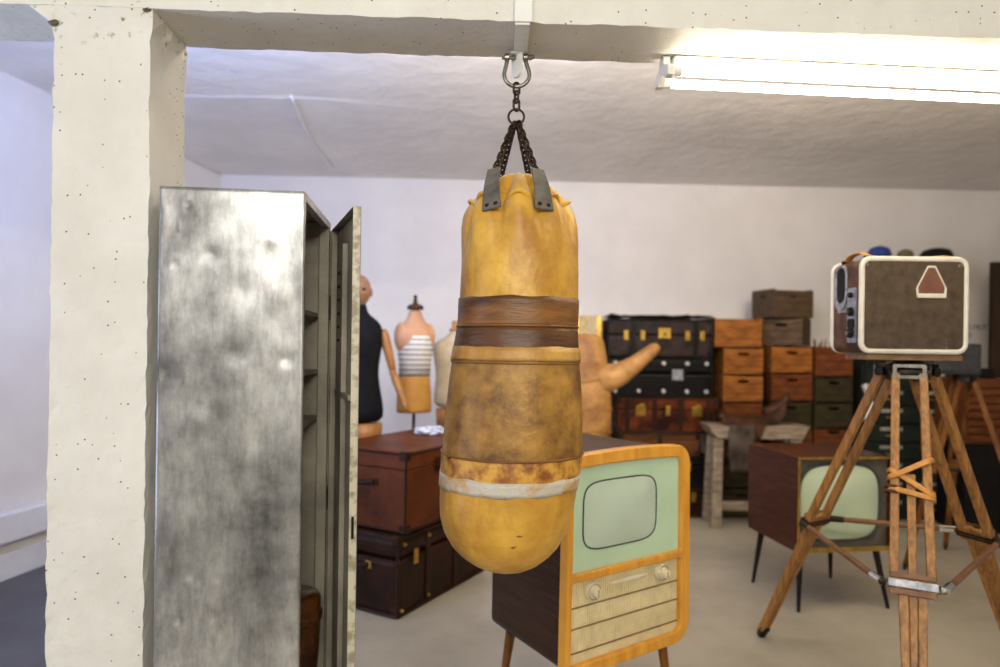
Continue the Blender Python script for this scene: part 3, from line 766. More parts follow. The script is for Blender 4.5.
c = P(358, 420, 4.62)
mq = thing('mannequin', 'bald mannequin in a black dress with wooden arm, seen past the locker door', 'mannequin', (c.x, 4.62, 0), R(10))
sc_ = 4.62/667
zz = lambda y: CAMZ+(345-y)*sc_
stand(mq, zz(436), .15)
ob('torso', loft(B(), [(zz(424), 0, 0, .175, .12), (zz(410), 0, 0, .178, .125), (zz(392), 0, 0, .155, .11), (zz(375), 0, 0, .132, .095), (zz(358), 0, 0, .145, .105), (zz(342), 0, -.01, .165, .125), (zz(328), 0, 0, .165, .105), (zz(320), 0, 0, .13, .085), (zz(315), 0, 0, .07, .06), (zz(310), 0, 0, .05, .05), (zz(302), 0, 0, .048, .048)]), M['blackcloth'], mq, smooth=True, sub=1)
ob('hips', loft(B(), [(zz(450), 0, 0, .13, .09), (zz(438), 0, 0, .16, .11), (zz(423), 0, 0, .168, .115)]), M['armwood'], mq, smooth=True)
hz = zz(291)
bm = B(); bmesh.ops.create_uvsphere(bm, u_segments=32, v_segments=24, radius=1)
for v in bm.verts:
    x, y, z = v.co
    s = 1-.22*max(0, -z)**1.5; v.co = Vector((x*.078*s, y*.095*s-(.01 if z < 0 else 0), z*.112))
    if y < -.3:   # brow, nose, mouth and eye sockets on the front
        gz = lambda cx, cz, w: math.exp(-((x-cx)**2+(z-cz)**2)/(2*w*w))
        v.co.y -= .028*math.exp(-(x*x)/.018-((z+.18)**2)/.05)*1.0
        v.co.y += .014*(gz(.38, .08, .14)+gz(-.38, .08, .14)); v.co.y -= .008*math.exp(-(z-.25)**2/.01-(x*x)/.3); v.co.y -= .009*math.exp(-(z+.52)**2/.008-x*x/.07)
    v.co.z += hz
hd = ob('head', bm, M['skinwood'], mq, smooth=True)
for s in (-1, 1):
    b_ = B(); bmesh.ops.create_uvsphere(b_, u_segments=12, v_segments=8, radius=1); xf(b_, Matrix.Translation((s*.078, .006, hz-.008)) @ Matrix.Diagonal((.010, .018, .03, 1))); ob('ear', b_, M['skinwood'], hd, smooth=True)
    b_ = B(); bmesh.ops.create_uvsphere(b_, u_segments=12, v_segments=8, radius=1); xf(b_, Matrix.Translation((s*.031, -.083, hz+.008)) @ Matrix.Diagonal((.014, .008, .007, 1))); ob('eye', b_, M['black'], hd, smooth=True)
    sh = Vector((s*.170, 0, zz(333))); el = Vector((s*.235, -.02, zz(372))); wr = Vector((s*.30, -.10, zz(397)))
    b_ = B(); tube(b_, [sh+Vector((0, 0, .03)), sh, sh.lerp(el, .35), sh.lerp(el, .75), el], [.012, .03, .034, .028, .022], 14)
    ar = ob('arm', b_, M['armwood'], mq, smooth=True)
    b_ = B(); bmesh.ops.create_uvsphere(b_, u_segments=14, v_segments=10, radius=.027); xf(b_, Matrix.Translation(el)); ob('elbow_joint', b_, M['armwood'], ar, smooth=True)
    b_ = B(); tube(b_, [el, el.lerp(wr, .3), el.lerp(wr, .7), wr, wr+(wr-el).normalized()*.06, wr+(wr-el).normalized()*.10], [.022, .030, .026, .018, .022, .010], 14); ob('forearm', b_, M['armwood'], ar, smooth=True)

def dress_form(px, Y, rz, label, ytop, ybot, hw, kind):
    c = P(px, 400, Y); s = Y/667; h0 = HZ+.014*(px-500); z = lambda y: CAMZ+(h0-y)*s
    t = thing('dress_form', label, 'dress form', (c.x, Y, 0), rz, None)
    return t, z, s

t, z, s = dress_form(414, 4.95, R(35), 'dress form in a striped knit top over ochre canvas on a dark pole', 0, 0, 0, 0)
stand(t, z(411), .13, .012)
ob('canvas_skirt', loft(B(), [(z(412), 0, 0, .128, .105), (z(408), 0, 0, .132, .108), (z(392), 0, 0, .128, .104), (z(374), 0, 0, .116, .09), (z(369), 0, 0, .112, .088)]), M['ochre'], t, smooth=True)
ob('torso', loft(B(), [(z(374), 0, 0, .108, .085), (z(362), 0, -.005, .112, .095), (z(350), 0, -.012, .128, .118), (z(341), 0, -.01, .136, .115), (z(332), 0, 0, .138, .092), (z(326), 0, 0, .122, .080), (z(321), 0, 0, .075, .062), (z(317), 0, 0, .052, .052), (z(309), 0, 0, .048, .048)]), M['flesh'], t, smooth=True, sub=1)
for sd in (-1, 1):
    b_ = B(); bmesh.ops.create_uvsphere(b_, u_segments=20, v_segments=14, radius=1); xf(b_, Matrix.Translation((sd*.115, 0, z(337))) @ Matrix.Diagonal((.045, .068, .105, 1))); ob('shoulder', b_, M['flesh'], t, smooth=True)
def stripes():
    m = mat('striped_knit', (232, 226, 216), (222, 214, 204), 30, .85)
    nt = m.node_tree; N, L = nt.nodes, nt.links; b = N['Principled BSDF']
    tc = N.new('ShaderNodeTexCoord'); sp = N.new('ShaderNodeSeparateXYZ'); L.new(tc.outputs['Object'], sp.inputs[0])
    mu = N.new('ShaderNodeMath'); mu.operation = 'MULTIPLY'; mu.inputs[1].default_value = 27; L.new(sp.outputs['Z'], mu.inputs[0])
    fr = N.new('ShaderNodeMath'); fr.operation = 'FRACT'; L.new(mu.outputs[0], fr.inputs[0])
    r = N.new('ShaderNodeValToRGB'); r.color_ramp.interpolation = 'CONSTANT'; e = r.color_ramp.elements
    e[0].position = 0; e[0].color = srgb(232, 226, 216); e[1].position = .55; e[1].color = srgb(66, 48, 42)
    q = e.new(.72); q.color = srgb(232, 226, 216); q = e.new(.86); q.color = srgb(96, 112, 150)
    L.new(fr.outputs[0], r.inputs['Fac']); L.new(r.outputs['Color'], b.inputs['Base Color']); return m
M['stripe'] = stripes()
ob('knit_top', loft(B(), [(z(376), 0, 0, .119, .094), (z(362), 0, -.005, .117, .100), (z(351), 0, -.014, .131, .123), (z(344), 0, -.022, .120, .118), (z(336), 0, -.040, .085, .085)]), M['stripe'], t, smooth=True)
b_ = B(); lathe(b_, [(.06, z(309.5)), (.062, z(307)), (.05, z(305)), (.02, z(304)), (.016, z(301)), (.012, z(298)), (.017, z(297)), (.01, z(295))], 20)
ob('neck_cap', xf(b_, Matrix.Identity(4)), M['capwood'], t, smooth=True)

t, z, s = dress_form(454, 5.34, R(10), 'plain beige linen dress form with wooden neck knob half behind the bag', 0, 0, 0, 0)
stand(t, z(424), .13, .014)
ob('torso', loft(B(), [(z(409), 0, 0, .168, .125), (z(395), 0, 0, .168, .122), (z(378), 0, 0, .142, .10), (z(362), 0, -.01, .162, .125), (z(350), 0, -.01, .18, .13), (z(343), 0, 0, .172, .10), (z(338), 0, 0, .09, .07), (z(335), 0, 0, .05, .05), (z(330), 0, 0, .045, .045)]), M['linen'], t, smooth=True, sub=1)
ob('hip_block', loft(B(), [(z(428), 0, 0, .135, .10), (z(408.5), 0, 0, .145, .11)]), M['armwood'], t, smooth=True)
b_ = B(); lathe(b_, [(.047, z(331)), (.045, z(329)), (.022, z(328)), (.026, z(324)), (.024, z(321.5)), (.01, z(320.5))], 20); ob('neck_knob', b_, M['armwood'], t, smooth=True)

# tan figure with one raised arm
Yt = 5.3; c = P(586, 400, Yt); s = Yt/667; z = lambda y: CAMZ+(348-y)*s
t = thing('torso_figure', 'tan patched torso figure with one stubby arm raised, behind the bag', 'figure', (c.x, Yt, 0), R(0))
stand(t, z(447), .2, .02)
bm = B()
pts = [((0, 0, z(452)), .20), ((0, 0, z(420)), .205), ((0, 0, z(395)), .20), ((0, 0, z(372)), .185), ((0, 0, z(352)), .15), ((-.005, 0, z(340)), .145), ((-.01, 0, z(333)), .11)]
loft(bm, [(p[2], p[0], p[1], r, r*.72) for p, r in pts], 28)
bo = ob('body', bm, M['patchtan'], t, smooth=True, sub=1)
bm = B(); a = Vector((.08, -.02, z(380))); m1 = Vector((.25, -.06, z(374))); e = Vector((.40, -.08, z(360))); f_ = Vector((.525, -.09, z(346.5)))
tube(bm, [a, a.lerp(m1, .5), m1, m1.lerp(e, .5), e, e.lerp(f_, .6), f_, f_+(f_-e).normalized()*.022, f_+(f_-e).normalized()*.034], [.13, .115, .098, .078, .064, .055, .047, .034, .012], 18)
ob('arm', bm, M['patchtan'], bo if False else t, smooth=True, sub=1)
for y0, dx in ((430, 0), (408, 0), (380, 0)):
    bm = B(); rr = .208 if y0 > 400 else .195; tube(bm, [((rr)*math.copysign(abs(math.cos(q*PI/24))**(2/2.2), math.cos(q*PI/24)), rr*.722*math.copysign(abs(math.sin(q*PI/24))**(2/2.2), math.sin(q*PI/24)), z(y0)+.01*math.sin(q*PI/6)) for q in range(48)], .004, 6, closed=True); ob('seam', bm, M['armwood'], t, smooth=True)

# ================================================================== far stack of trunks
Y1 = 5.95
sx = lambda px: (px-500)/667*Y1
hx = 351
sz = lambda y: CAMZ+(hx-y)/667*Y1
x0, x1 = sx(618), sx(719)
zb = [0, .27, .545, .755, 1.075, 1.425, 1.765]
trunk('steamer_trunk', 'dark trunk on the floor, lowest under the tall luggage stack', (x0+.02, Y1, zb[0]), 0, .84, .46, .268, M['darkhide'], M['edgehide'], .3, latches=(.2, .8), lock=.5)
trunk('steamer_trunk', 'dull black trunk second from the floor in the luggage stack', (x0+.0, Y1+.01, zb[1]), 0, .86, .45, .270, M['blackhide'], M['black'], .3, latches=(.25, .75))
t = trunk('wooden_case', 'plain brown wooden case under the red-brown trunk', (x0+.02, Y1-.01, zb[2]), 0, .72, .46, .206, M['cratB'], M['edgehide'], .25, hw=M['darkmetal'], latches=(.5,), rad=.006)
trunk('steamer_trunk', 'worn red-brown leather trunk with two square brass locks', (x0, Y1-.005, zb[3]), 0, x1-x0, .48, .315, M['redhide'], M['edgehide'], .36, latches=(.5,), bands=(.1, .37, .63, .9), studs=None)
tr = [o for o in bpy.data.objects if o.get('label', '').startswith('worn red-brown')][0]
for f in (.23, .79):
    b_ = B(); box(b_, (x1-x0)*f-.045, (x1-x0)*f+.045, -.014, -.0032, .15, .235); lo = ob('lock_plate', b_, M['brass'], tr, bevel=.005)
    b_ = B(); box(b_, (x1-x0)*f-.018, (x1-x0)*f+.03, -.022, -.014, .18, .255); ob('hasp', b_, M['brass'], lo, bevel=.004)
x0b, x1b = sx(605), sx(712)
w = x1b-x0b
trunk('steamer_trunk', 'black trunk with rows of silver studs between two brown trunks', (x0b, Y1-.0, zb[4]), 0, w, .47, .345, M['blackhide'], M['black'], .4, hw=M['silver'], rad=.03,
      studs=[(f, q) for f in (.10, .32, .55, .77, .95) for q in (.05, .30)])
tr = [o for o in bpy.data.objects if o.get('label', '').startswith('black trunk with rows')][0]
for f, sz_ in ((.68, .05), (.13, .03)):
    b_ = B(); box(b_, w*f-sz_, w*f+sz_, -.014, -.0032, .15, .245); ob('lock_plate', b_, M['plate'], tr, bevel=.006)
x0c, x1c = sx(608), sx(712); w = x1c-x0c
trunk('steamer_trunk', 'dark plum leather trunk with brass lock topping the luggage stack', (x0c, Y1-.005, zb[5]), 0, w, .47, .345, M['plumhide'], M['blackhide'], .42, latches=(.17, .33, .76, .90), bands=(.24, .84))
tr = [o for o in bpy.data.objects if o.get('label', '').startswith('dark plum')][0]
b_ = B(); box(b_, w*.54-.055, w*.54+.055, -.016, -.0032, .17, .265); lo = ob('lock_plate', b_, M['brass'], tr, bevel=.005)
b_ = B(); rod(b_, (w*.54, -.016, .21), (w*.54, -.024, .21), .012, n=12); ob('keyhole', b_, M['edgehide'], lo)
# dark canvas lying over the top trunk
bm = B(); g = []
for j in range(9):
    row = []
    for i in range(21):
        x, y = x0c+.02+(w-.02)*i/20, Y1+.0+.45*j/8
        zz_ = zb[5]+.353+.026+.012*noise.noise((x*9, y*9, 0))+.010*noise.noise((x*23, y*19, 5))
        row.append(bm.verts.new((x, y, zz_)))
    g.append(row)
for j in range(8):
    for i in range(20): bm.faces.new((g[j][i], g[j][i+1], g[j+1][i+1], g[j+1][i]))
o = ob('dust_sheet', bm, M['plumhide'], smooth=True); md = o.modifiers.new('s', 'SOLIDIFY'); md.thickness = .012; md.offset = -1
tag(o, 'rumpled dark cover lying over the topmost plum trunk', 'cover')
# pale upright trunk behind the tan figure
t = thing('wardrobe_trunk', 'cream upright trunk with gold straps behind the tan figure', 'trunk', (sx(566), Y1+.05, 0), 0)
ob('body', bx(0, .325, 0, .42, 0, 1.46), M['creamtrunk'], t, bevel=.012)
ob('lid', bx(-.004, .329, -.004, .424, 1.465, sz(318)), M['creamtrunk'], t, bevel=.012)
for f in (.10, .30): ob('strap', bx(f-.02, f+.02, -.012, -.0045, .02, sz(319)), M['brass'], t, bevel=.002)
ob('clasp', bx(.16, .22, -.014, -.0045, 1.43, 1.50), M['brass'], t, bevel=.004)

# ================================================================== wooden crates
def crate(label, x, y, z, w, d, h, m, rz=0, hole=True, sidehole=False, fill=None, group='wooden crates stacked at the far wall'):
    t = thing('wooden_crate', label, 'crate', (x, y, z), rz, group)
    th = .014
    hw, hh = .05, .013
    slot = rrect(w/2-hw, w/2+hw, h*.74-hh, h*.74+hh, .012, 4)
    bm = B(); prism(bm, [(0, 0.001), (w, 0.001), (w, h-.016), (0, h-.016)], [slot] if hole else [], 0, th); ob('front_board', bm, m, t, bevel=.002)
    ob('back_board', bx(0, w, d-th, d, 0.001, h-.002), m, t, bevel=.002)
    for xa in (0, w-th):
        bm = B(); sl = rrect(d/2-hw, d/2+hw, h*.74-hh, h*.74+hh, .012, 4)
        prism(bm, [(th+.001, .001), (d-th-.001, .001), (d-th-.001, h-.002), (th+.001, h-.002)], [sl] if sidehole else [], 0, th)
        xf(bm, Matrix.Translation((xa+th, 0, 0)) @ Matrix.Rotation(PI/2, 4, 'Z')); ob('end_board', bm, m, t, bevel=.002)
    ob('base_board', bx(th+.001, w-th-.001, th+.001, d-th-.001, .003, .015), m, t)
    for zz_ in (h*.5,):
        b_ = B(); box(b_, .004, w-.004, -.0012, .0005, zz_-.0015, zz_+.0015); ob('board_joint', b_, M['black'], t)
    b_ = B(); box(b_, .02, w-.02, th+.004, d-th-.004, h*.55, h*.57); ob('packing', b_, M['black'], t)
    return t
Yc = 5.98
cx_ = lambda px: (px-500)/667*Yc
cz_ = lambda y, h0=350.4: CAMZ+(h0-y)/667*Yc
# first column, floor to top
hA = [0, .27, .53, .79, 1.04, 1.285, 1.53, 1.795]
lbA = ['dark crate on the floor at the foot of the crate column beside the luggage', 'dark crate second from the floor beside the luggage stack', 'brown crate behind the bench top, third from the floor beside the luggage', 'dull brown crate without handle slot just above the bench',
       'orange crate with handle slot, fourth box from the top beside the luggage', 'orange crate with handle slot directly under the wide box', 'wide orange-brown box lying on top beside the plum trunk']
mA = ['cratD', 'cratD', 'cratB', 'cratE', 'cratA', 'cratA', 'cratA']
lbA[4] = 'orange crate with handle slot between the dull brown and the upper orange crate'
for i in range(7):
    wx0, wx1 = (cx_(724), cx_(763.5)) if i < 6 else (cx_(714), cx_(761))
    crate(lbA[i], wx0, Yc+(.0 if i < 6 else -.02), hA[i], wx1-wx0, .40, hA[i+1]-hA[i], M[mA[i]], hole=i not in (3, 6))
hB = [0, .27, .53, .80, 1.055, 1.305, 1.55, 1.80, 2.06]
mB = ['cratD', 'cratD', 'cratB', 'cratD', 'cratB', 'cratA', 'cratC', 'cratC']
lbB = ['dark crate on the floor behind the rear television', 'dark crate second from the floor behind the rear television', 'brown crate third from the floor in the tallest crate column', 'olive crate behind the curled end of the saddle',
       'rust brown crate with slot in the middle of the tallest column', 'orange crate with slot under the two turned grey crates', 'grey weathered crate turned at an angle, second from the very top', 'dark weathered crate on the very top of the tallest column']
M['cratTop'] = mat('crate_top', (88, 66, 38), (54, 40, 24), 6, .7, stretch=(1, 3, 7), bump=.25)
mB[7] = 'cratTop'; mB[4] = 'cratE'
for i in range(8):
    if i < 6: crate(lbB[i], cx_(772.5), Yc+.01*(i % 2), hB[i], cx_(813)-cx_(772.5), .38, hB[i+1]-hB[i], M[mB[i]])
    elif i == 6: crate(lbB[i], cx_(799)-.36*math.cos(R(38)), Yc-.06+.36*math.sin(R(38)), hB[i], .36, .30, hB[i+1]-hB[i], M[mB[i]], rz=R(-38))
    else: crate(lbB[i], cx_(773), Yc-.03, hB[i], .40, .34, hB[i+1]-hB[i], M[mB[i]], rz=R(14), sidehole=True)
hC = [0, .22, .45, .66, .82, 1.05, 1.28, 1.545]
mC = ['cratD', 'cratE', 'cratD', 'cratE', 'cratD', 'cratD', 'cratE']
lbC = ['dark crate on the floor behind the tripod wood', 'rust crate second from the floor in the shortest column', 'olive crate third from the floor in the shortest column', 'low reddish crate with slot in the shortest column',
       'dark olive crate in the shortest column above the reddish one', 'dark olive crate directly under the ragged topped crate', 'rust orange crate with ragged fill topping the shortest column']
for i in range(7):
    crate(lbC[i], cx_(815), Yc-.02, hC[i], cx_(852)-cx_(815), .36, hC[i+1]-hC[i], M[mC[i]], hole=i != 6)
# splintered wood ends poking out of the ragged crate
st_ = thing('kindling', 'splintered wood ends sticking up from the rust orange crate', 'kindling', (cx_(833), Yc+.14, 1.438))
for i in range(9):
    a = -.12+.03*i; hh = .14+.07*random.random()
    b_ = B(); rod(b_, (a, random.uniform(-.05, .05), 0), (a+random.uniform(-.02, .02), random.uniform(-.05, .05), hh), .014, .005, 6); ob('stick', b_, M['cratA'], st_)

# ================================================================== bench with saddle
Yb = 5.6
bxp = lambda px: (px-500)/667*Yb
bn = thing('trestle_bench', 'pale bleached wooden trestle bench in front of the crates', 'bench', (bxp(702)+.065, Yb, 0), 0)
bw = bxp(812)-bxp(702)-.065; bt = CAMZ-(425-350)/667*Yb; 
bm = B(); prism(bm, [(0, bt), (bw, bt), (bw-.03, bt-.05), (bw-.06, bt-.115), (.08, bt-.115), (.03, bt-.06)], [], 0, .26); ob('bench_top', bm, M['benchwood'], bn, bevel=.006)
for x, dx in ((.095, -.02), (bw-.10, .02)):
    for y, dy in ((.05, -.04), (.21, .04)):
        b_ = B(); rod(b_, (x, y, bt-.116), (x+dx, y+dy, 0), 1, 1, sq=((1, 0, 0), .042, .02)); ob('leg', b_, M['benchwood'], bn, bevel=.004)
b_ = B(); box(b_, .07, bw-.08, .03, .05, .17, .225); ob('rail', b_, M['benchwood'], bn, bevel=.003)
b_ = B(); box(b_, .07, bw-.08, .215, .235, .10, .15); ob('rail', b_, M['benchwood'], bn, bevel=.003)
sd = thing('saddle', 'worn brown leather saddle draped over the pale bench', 'saddle', (bxp(757), Yb+.13, bt), 0)
bm = B(); g = []
for j in range(13):
    v_ = -1+2*j/12; row = []
    for i in range(17):
        u = -1+2*i/16
        x = u*.28; up_ = .02+.05*abs(u)**2 + (.17*max(0, u-.35)**1.3) + .03*max(0, -u-.5)
        wid = .19*(1-.35*max(0, u))*(1-.15*abs(u))
        a = abs(v_)
        over = max(0, a-.62)
        y = v_*wid*(1-.15*over)
        z_ = up_ + .045*(1-a*a) - over*.40*(1.0-.55*max(0, u))
        if abs(y) < .165 and z_ < .024: z_ = .024
        row.append(bm.verts.new((x, math.copysign(max(abs(y), .165 if z_ < .02 else 0), y) if abs(y) > 1e-6 else 0, z_)))
    g.append(row)
for j in range(12):
    for i in range(16): bm.faces.new((g[j][i], g[j][i+1], g[j+1][i+1], g[j+1][i]))
o = ob('seat', bm, M['saddle'], sd, smooth=True, sub=0); md = o.modifiers.new('s', 'SOLIDIFY'); md.thickness = .018; md.offset = 1; md = o.modifiers.new('b', 'SUBSURF'); md.levels = 1; md.render_levels = 1
b_ = B(); tube(b_, [(.12, 0, .09), (.2, 0, .12), (.27, 0, .17), (.31, -.01, .24), (.32, -.01, .27)], [.05, .05, .045, .034, .012], 12); ob('horn', b_, M['saddle'], sd, smooth=True)
b_ = B(); tube(b_, [(-.24, 0, .10), (-.27, -.08, .075), (-.27, -.12, .06)], .03, 10); ob('cantle_roll', b_, M['saddle'], sd, smooth=True)
bm = B(); g = []
for j in range(9):
    row = []
    for i in range(9):
        u, q = -1+i/4, j/8
        x = -.135+u*.10*(1+.15*math.sin(q*PI)-.35*max(0, q-.6)); row.append(bm.verts.new((x, -.185-.012*math.sin(q*4)-.01*(1-u*u), .01-.40*q)))
    g.append(row)
for j in range(8):
    for i in range(8): bm.faces.new((g[j][i], g[j][i+1], g[j+1][i+1], g[j+1][i]))
o = ob('side_flap', bm, M['flap'], sd, smooth=True); md = o.modifiers.new('s', 'SOLIDIFY'); md.thickness = .008
# ================================================================== rear television
t2 = thing('television_set', 'dark mahogany television with mint screen on splayed black legs', 'television', (P(797, 500, 3.82).x, 3.82, 0), R(8))
w2, d2, z0, z1 = .60, .56, .345, .893
bm = B(); prism(bm, [(0, z0), (w2, z0), (w2, z1), (0, z1)], [[(.016, z0+.016), (w2-.016, z0+.016), (w2-.016, z1-.02), (.016, z1-.02)]], 0, d2-.01); ob('cabinet', bm, M['mahog'], t2, bevel=.005)
ob('back_board', bx(.017, w2-.017, d2-.03, d2-.012, z0+.017, z1-.021), M['blackwood'], t2)
ob('front_mask', bx(.018, w2-.018, .022, .04, z0+.018, z1-.022), M['greylow'], t2)
for nm, a in (('trim_side', (.002, .016, -.010, -.0005, z0+.002, z1-.002)), ('trim_side', (w2-.016, w2-.002, -.010, -.0005, z0+.002, z1-.002)), ('trim_bottom', (.017, w2-.017, -.012, -.0005, z0-.002, z0+.026)), ('trim_top', (.017, w2-.017, -.008, -.0005, z1-.016, z1-.001))):
    ob(nm, bx(*a), M['brass'], t2, bevel=.003)
crt(t2, .022, w2-.07, z0+.06, z1-.045, .018, .035, M['crtmint'], p=3.6, gask=.009)
for x, y, dx, dy in ((.06, .06, -.035, -.05), (w2-.06, .06, .05, -.05), (.06, d2-.08, -.045, .02), (w2-.06, d2-.08, .04, .05)):
    b_ = B(); rod(b_, (x, y, z0-.0005), (x+dx, y+dy, 0), .020, .010, 14); ob('leg', b_, M['blackwood'], t2)

# ================================================================== tripod with the brown case
hd_ = Vector((1.75, 2.86, 0))
zt_ = 1.468
tp = thing('wooden_tripod', 'large wooden surveying tripod with leather strap carrying the brown case', 'tripod', (hd_.x, hd_.y, 0))
feet = {'front': Vector((1.395, 2.20, 0)), 'side': Vector((1.385, 3.50, 0)), 'far': Vector((2.47, 3.12, 0))}
b_ = B(); lathe(b_, [(.075, zt_-.085), (.085, zt_-.08), (.088, zt_-.02), (.06, zt_-.012), (.06, zt_)], 24); ob('head', b_, M['darkmetal'], tp, bevel=.002)
ob('top_board', bx(-.235, .155, -.115, .07, zt_+.0005, zt_+.024), M['board'], tp, bevel=.004)
pl_ = P(909, 384, 2.72)
# bright plate round the front of the head
fd = (feet['front']-hd_); fd.z = 0; fd.normalize()
clamps = {}
Zc = {'front': .63, 'side': .78, 'far': .76}
for nm, ft in feet.items():
    f = ft-hd_; f.z = 0; fl = f.length; d = f.normalized(); lat = Vector((-d.y, d.x, 0))
    top = d*.085+Vector((0, 0, zt_-.05)); foot = f+Vector((0, 0, 0))
    ax = (foot-top); 
    q = .52 if nm != 'front' else .55
    cl = top+ax*q; clamps[nm] = (cl, lat, d, ax.normalized())
    b_ = B(); rod(b_, top-lat*.072, top+lat*.072, .020, n=14); hb = ob('hinge_bar', b_, M['darkmetal'], tp)
    b_ = B(); box(b_, -.062, .062, -.026, -.018, -.026, .03)
    mt = Matrix((( lat.x, -d.x, 0, top.x), (lat.y, -d.y, 0, top.y), (0, 0, 1, top.z), (0, 0, 0, 1)))
    bp_ = B(); prism(bp_, rrect(-.060, .060, -.026, .034, .008), [rrect(-.046, .046, -.012, .020, .006)], .022, .029)
    xf(bp_, mt @ Matrix.Rotation(PI, 4, 'Z')); ob('hinge_plate', bp_, M['steel'], hb, bevel=.0015); b_.free()
    lg = None
    for s_ in (-1, 1):
        b_ = B(); rod(b_, top+lat*s_*.049-ax.normalized()*.0, cl+lat*s_*.060+ax*.02, 1, 1, sq=(lat, .0155, .017))
        lg = ob('leg_spar', b_, M['tripodwood'], tp, bevel=.004, seg=2)
    for s_ in (-.033, 0, .033):
        b_ = B(); e0 = cl-ax*.022 if s_ else cl-ax*(.27 if nm == 'front' else .02); rod(b_, e0+lat*s_, foot-ax*.035+lat*s_*.55, 1, .6, sq=(lat, .0162 if s_ else .0155, .016 if s_ else .009)); ob('lower_leg', b_, M['tripodwood'], tp, bevel=.003)
    b_ = B(); rod(b_, foot-ax*.045, foot-ax.normalized()*.012, .030, .022, 14); sh = ob('foot_shoe', b_, M['darkmetal'], tp, bevel=.003)
    b_ = B(); rod(b_, foot-ax.normalized()*.014, foot, .019, .006, 12); ob('foot_spike', b_, M['darkmetal'], sh)
    out = ax.normalized().cross(lat).normalized()
    if out.dot(d) < 0: out = -out
    mt = Matrix(((lat.x, out.x, ax.normalized().x, cl.x), (lat.y, out.y, ax.normalized().y, cl.y), (lat.z, out.z, ax.normalized().z, cl.z), (0, 0, 0, 1)))
    for k_, (za, zb_) in enumerate(((-.014, -.002), (.004, .016))):
        b_ = B(); prism(b_, rrect(-.088, .088, -.022, .022, .01), [rrect(-.079, .079, -.018, .018, .008)], za, zb_)
        b2 = xf(b_, mt @ Matrix.Rotation(-PI/2, 4, 'X') @ Matrix.Identity(4))
        ob('leg_clamp', b2, M['steel'] if nm == 'front' else M['darkmetal'], tp, bevel=.002)
    b_ = B(); box(b_, -.080, .080, .0165, .028, -.013, .015); xf(b_, mt); ob('clamp_bar', b_, M['plate'] if nm == 'front' else M['darkmetal'], tp, bevel=.003)
    for q_ in (-.030, .030):
        b_ = B(); box(b_, -.074, .074, .0185, .026, q_-.010, q_+.010); xf(b_, mt); ob('clamp_cleat', b_, M['spreader'], tp, bevel=.003)
    for s_ in (-1, 1):
        b_ = B(); rod(b_, cl+lat*s_*.085-out*.004, cl+lat*s_*.108-out*.004, .014, .011, 10); ob('clamp_bolt', b_, M['steel'] if s_ > 0 else M['darkmetal'], tp, bevel=.002)
def spreader(a, sa, b, sb):
    pa = clamps[a][0]+clamps[a][1]*sa*.10; pb = clamps[b][0]+clamps[b][1]*sb*.10
    d = (pb-pa).normalized()
    b_ = B(); rod(b_, pa+d*.03, pb-d*.03, .0125, n=12); so = ob('spreader', b_, M['spreader'], tp)
    for p_, s_, m_ in ((pa, 1, M['darkmetal']), (pb, -1, M['chrome'])):
        b_ = B(); rod(b_, p_, p_+d*s_*.065, .0165, .015, 12); ob('ferrule', b_, m_, so)
def sgn(a, b):
    return 1 if clamps[a][1].dot(clamps[b][0]-clamps[a][0]) > 0 else -1
for a, b in (('side', 'front'), ('side', 'far'), ('far', 'front')): spreader(a, sgn(a, b), b, sgn(b, a))
# leather strap wound crosswise round the spars of the near leg
cl, lat, d, axn = clamps['front']
top = d*.085+Vector((0, 0, zt_-.05)); full = cl-top; out = Vector((d.x, d.y, .45)).normalized()
def sp(s_, q, o_=.022): return top+full*q+lat*s_*.066+out*o_
side_sign = 1 if (lat.x > 0) else -1
for (sa, qa, sb, qb, o_) in ((-1, .50, 1, .60, .024), (-1, .535, 1, .44, .029), (-1, .585, 1, .615, .022)):
    pts = [sp(sa*side_sign*1.22, qa, -.002), sp(sa*side_sign*1.1, qa, o_)]+[sp(side_sign*(sa+(sb-sa)*i/6), qa+(qb-qa)*i/6, o_) for i in range(1, 6)]+[sp(sb*side_sign*1.1, qb, o_), sp(sb*side_sign*1.22, qb, -.002)]
    b_ = B(); tube(b_, pts, .011, 8, flat=(out, .002)); ob('leather_strap', b_, M['tanleather'], tp, smooth=True)
for q in (.575, .60):
    b_ = B(); c_ = sp(-side_sign, q, 0); tube(b_, [c_+(lat*math.cos(a*PI/8)*.022+out*math.sin(a*PI/8)*.024) for a in range(16)], .006, 8, closed=True); ob('cord_wrap', b_, M['capwood'], tp, smooth=True)

# ================================================================== brown projector case
cw, ch, cd = .438, .398, .25
zb0 = zt_+.026
bc = P(860, 305, 2.735)
cs = thing('equipment_case', 'brown case with white edging and triangular badge standing on the tripod', 'case', (bc.x, 2.735, zb0), R(-1))
bm = B(); prism(bm, rrect(.006, cw-.006, .003, ch-.006, .035, 8), [], .012, cd-.012); ob('body', bm, M['boxside'], cs)
bm = B(); prism(bm, rrect(.012, cw-.012, .012, ch-.012, .03, 8), [], -.001, .0115); fp = ob('front_panel', bm, M['boxface'], cs, bevel=.002)
for y in (.004, cd-.004):
    b_ = B(); tube(b_, [(x, y, z_) for x, z_ in rrect(.008, cw-.008, .011, ch-.008, .035, 8)], .0115, 10, closed=True); ob('edge_piping', b_, M['boxtrim'], cs, smooth=True)
def tri(s_):
    cx, cz = .286, ch*.765
    pts = [(-.060, -.064), (.060, -.064), (.062, -.034), (.016, .058), (-.016, .058), (-.062, -.034)]
    return [(cx+x*s_, cz+z_*s_) for x, z_ in pts]
bm = B(); prism(bm, tri(1.0), [tri(.86)], -.007, -.0015); bd = ob('badge_rim', bm, M['boxtrim'], cs, bevel=.002)
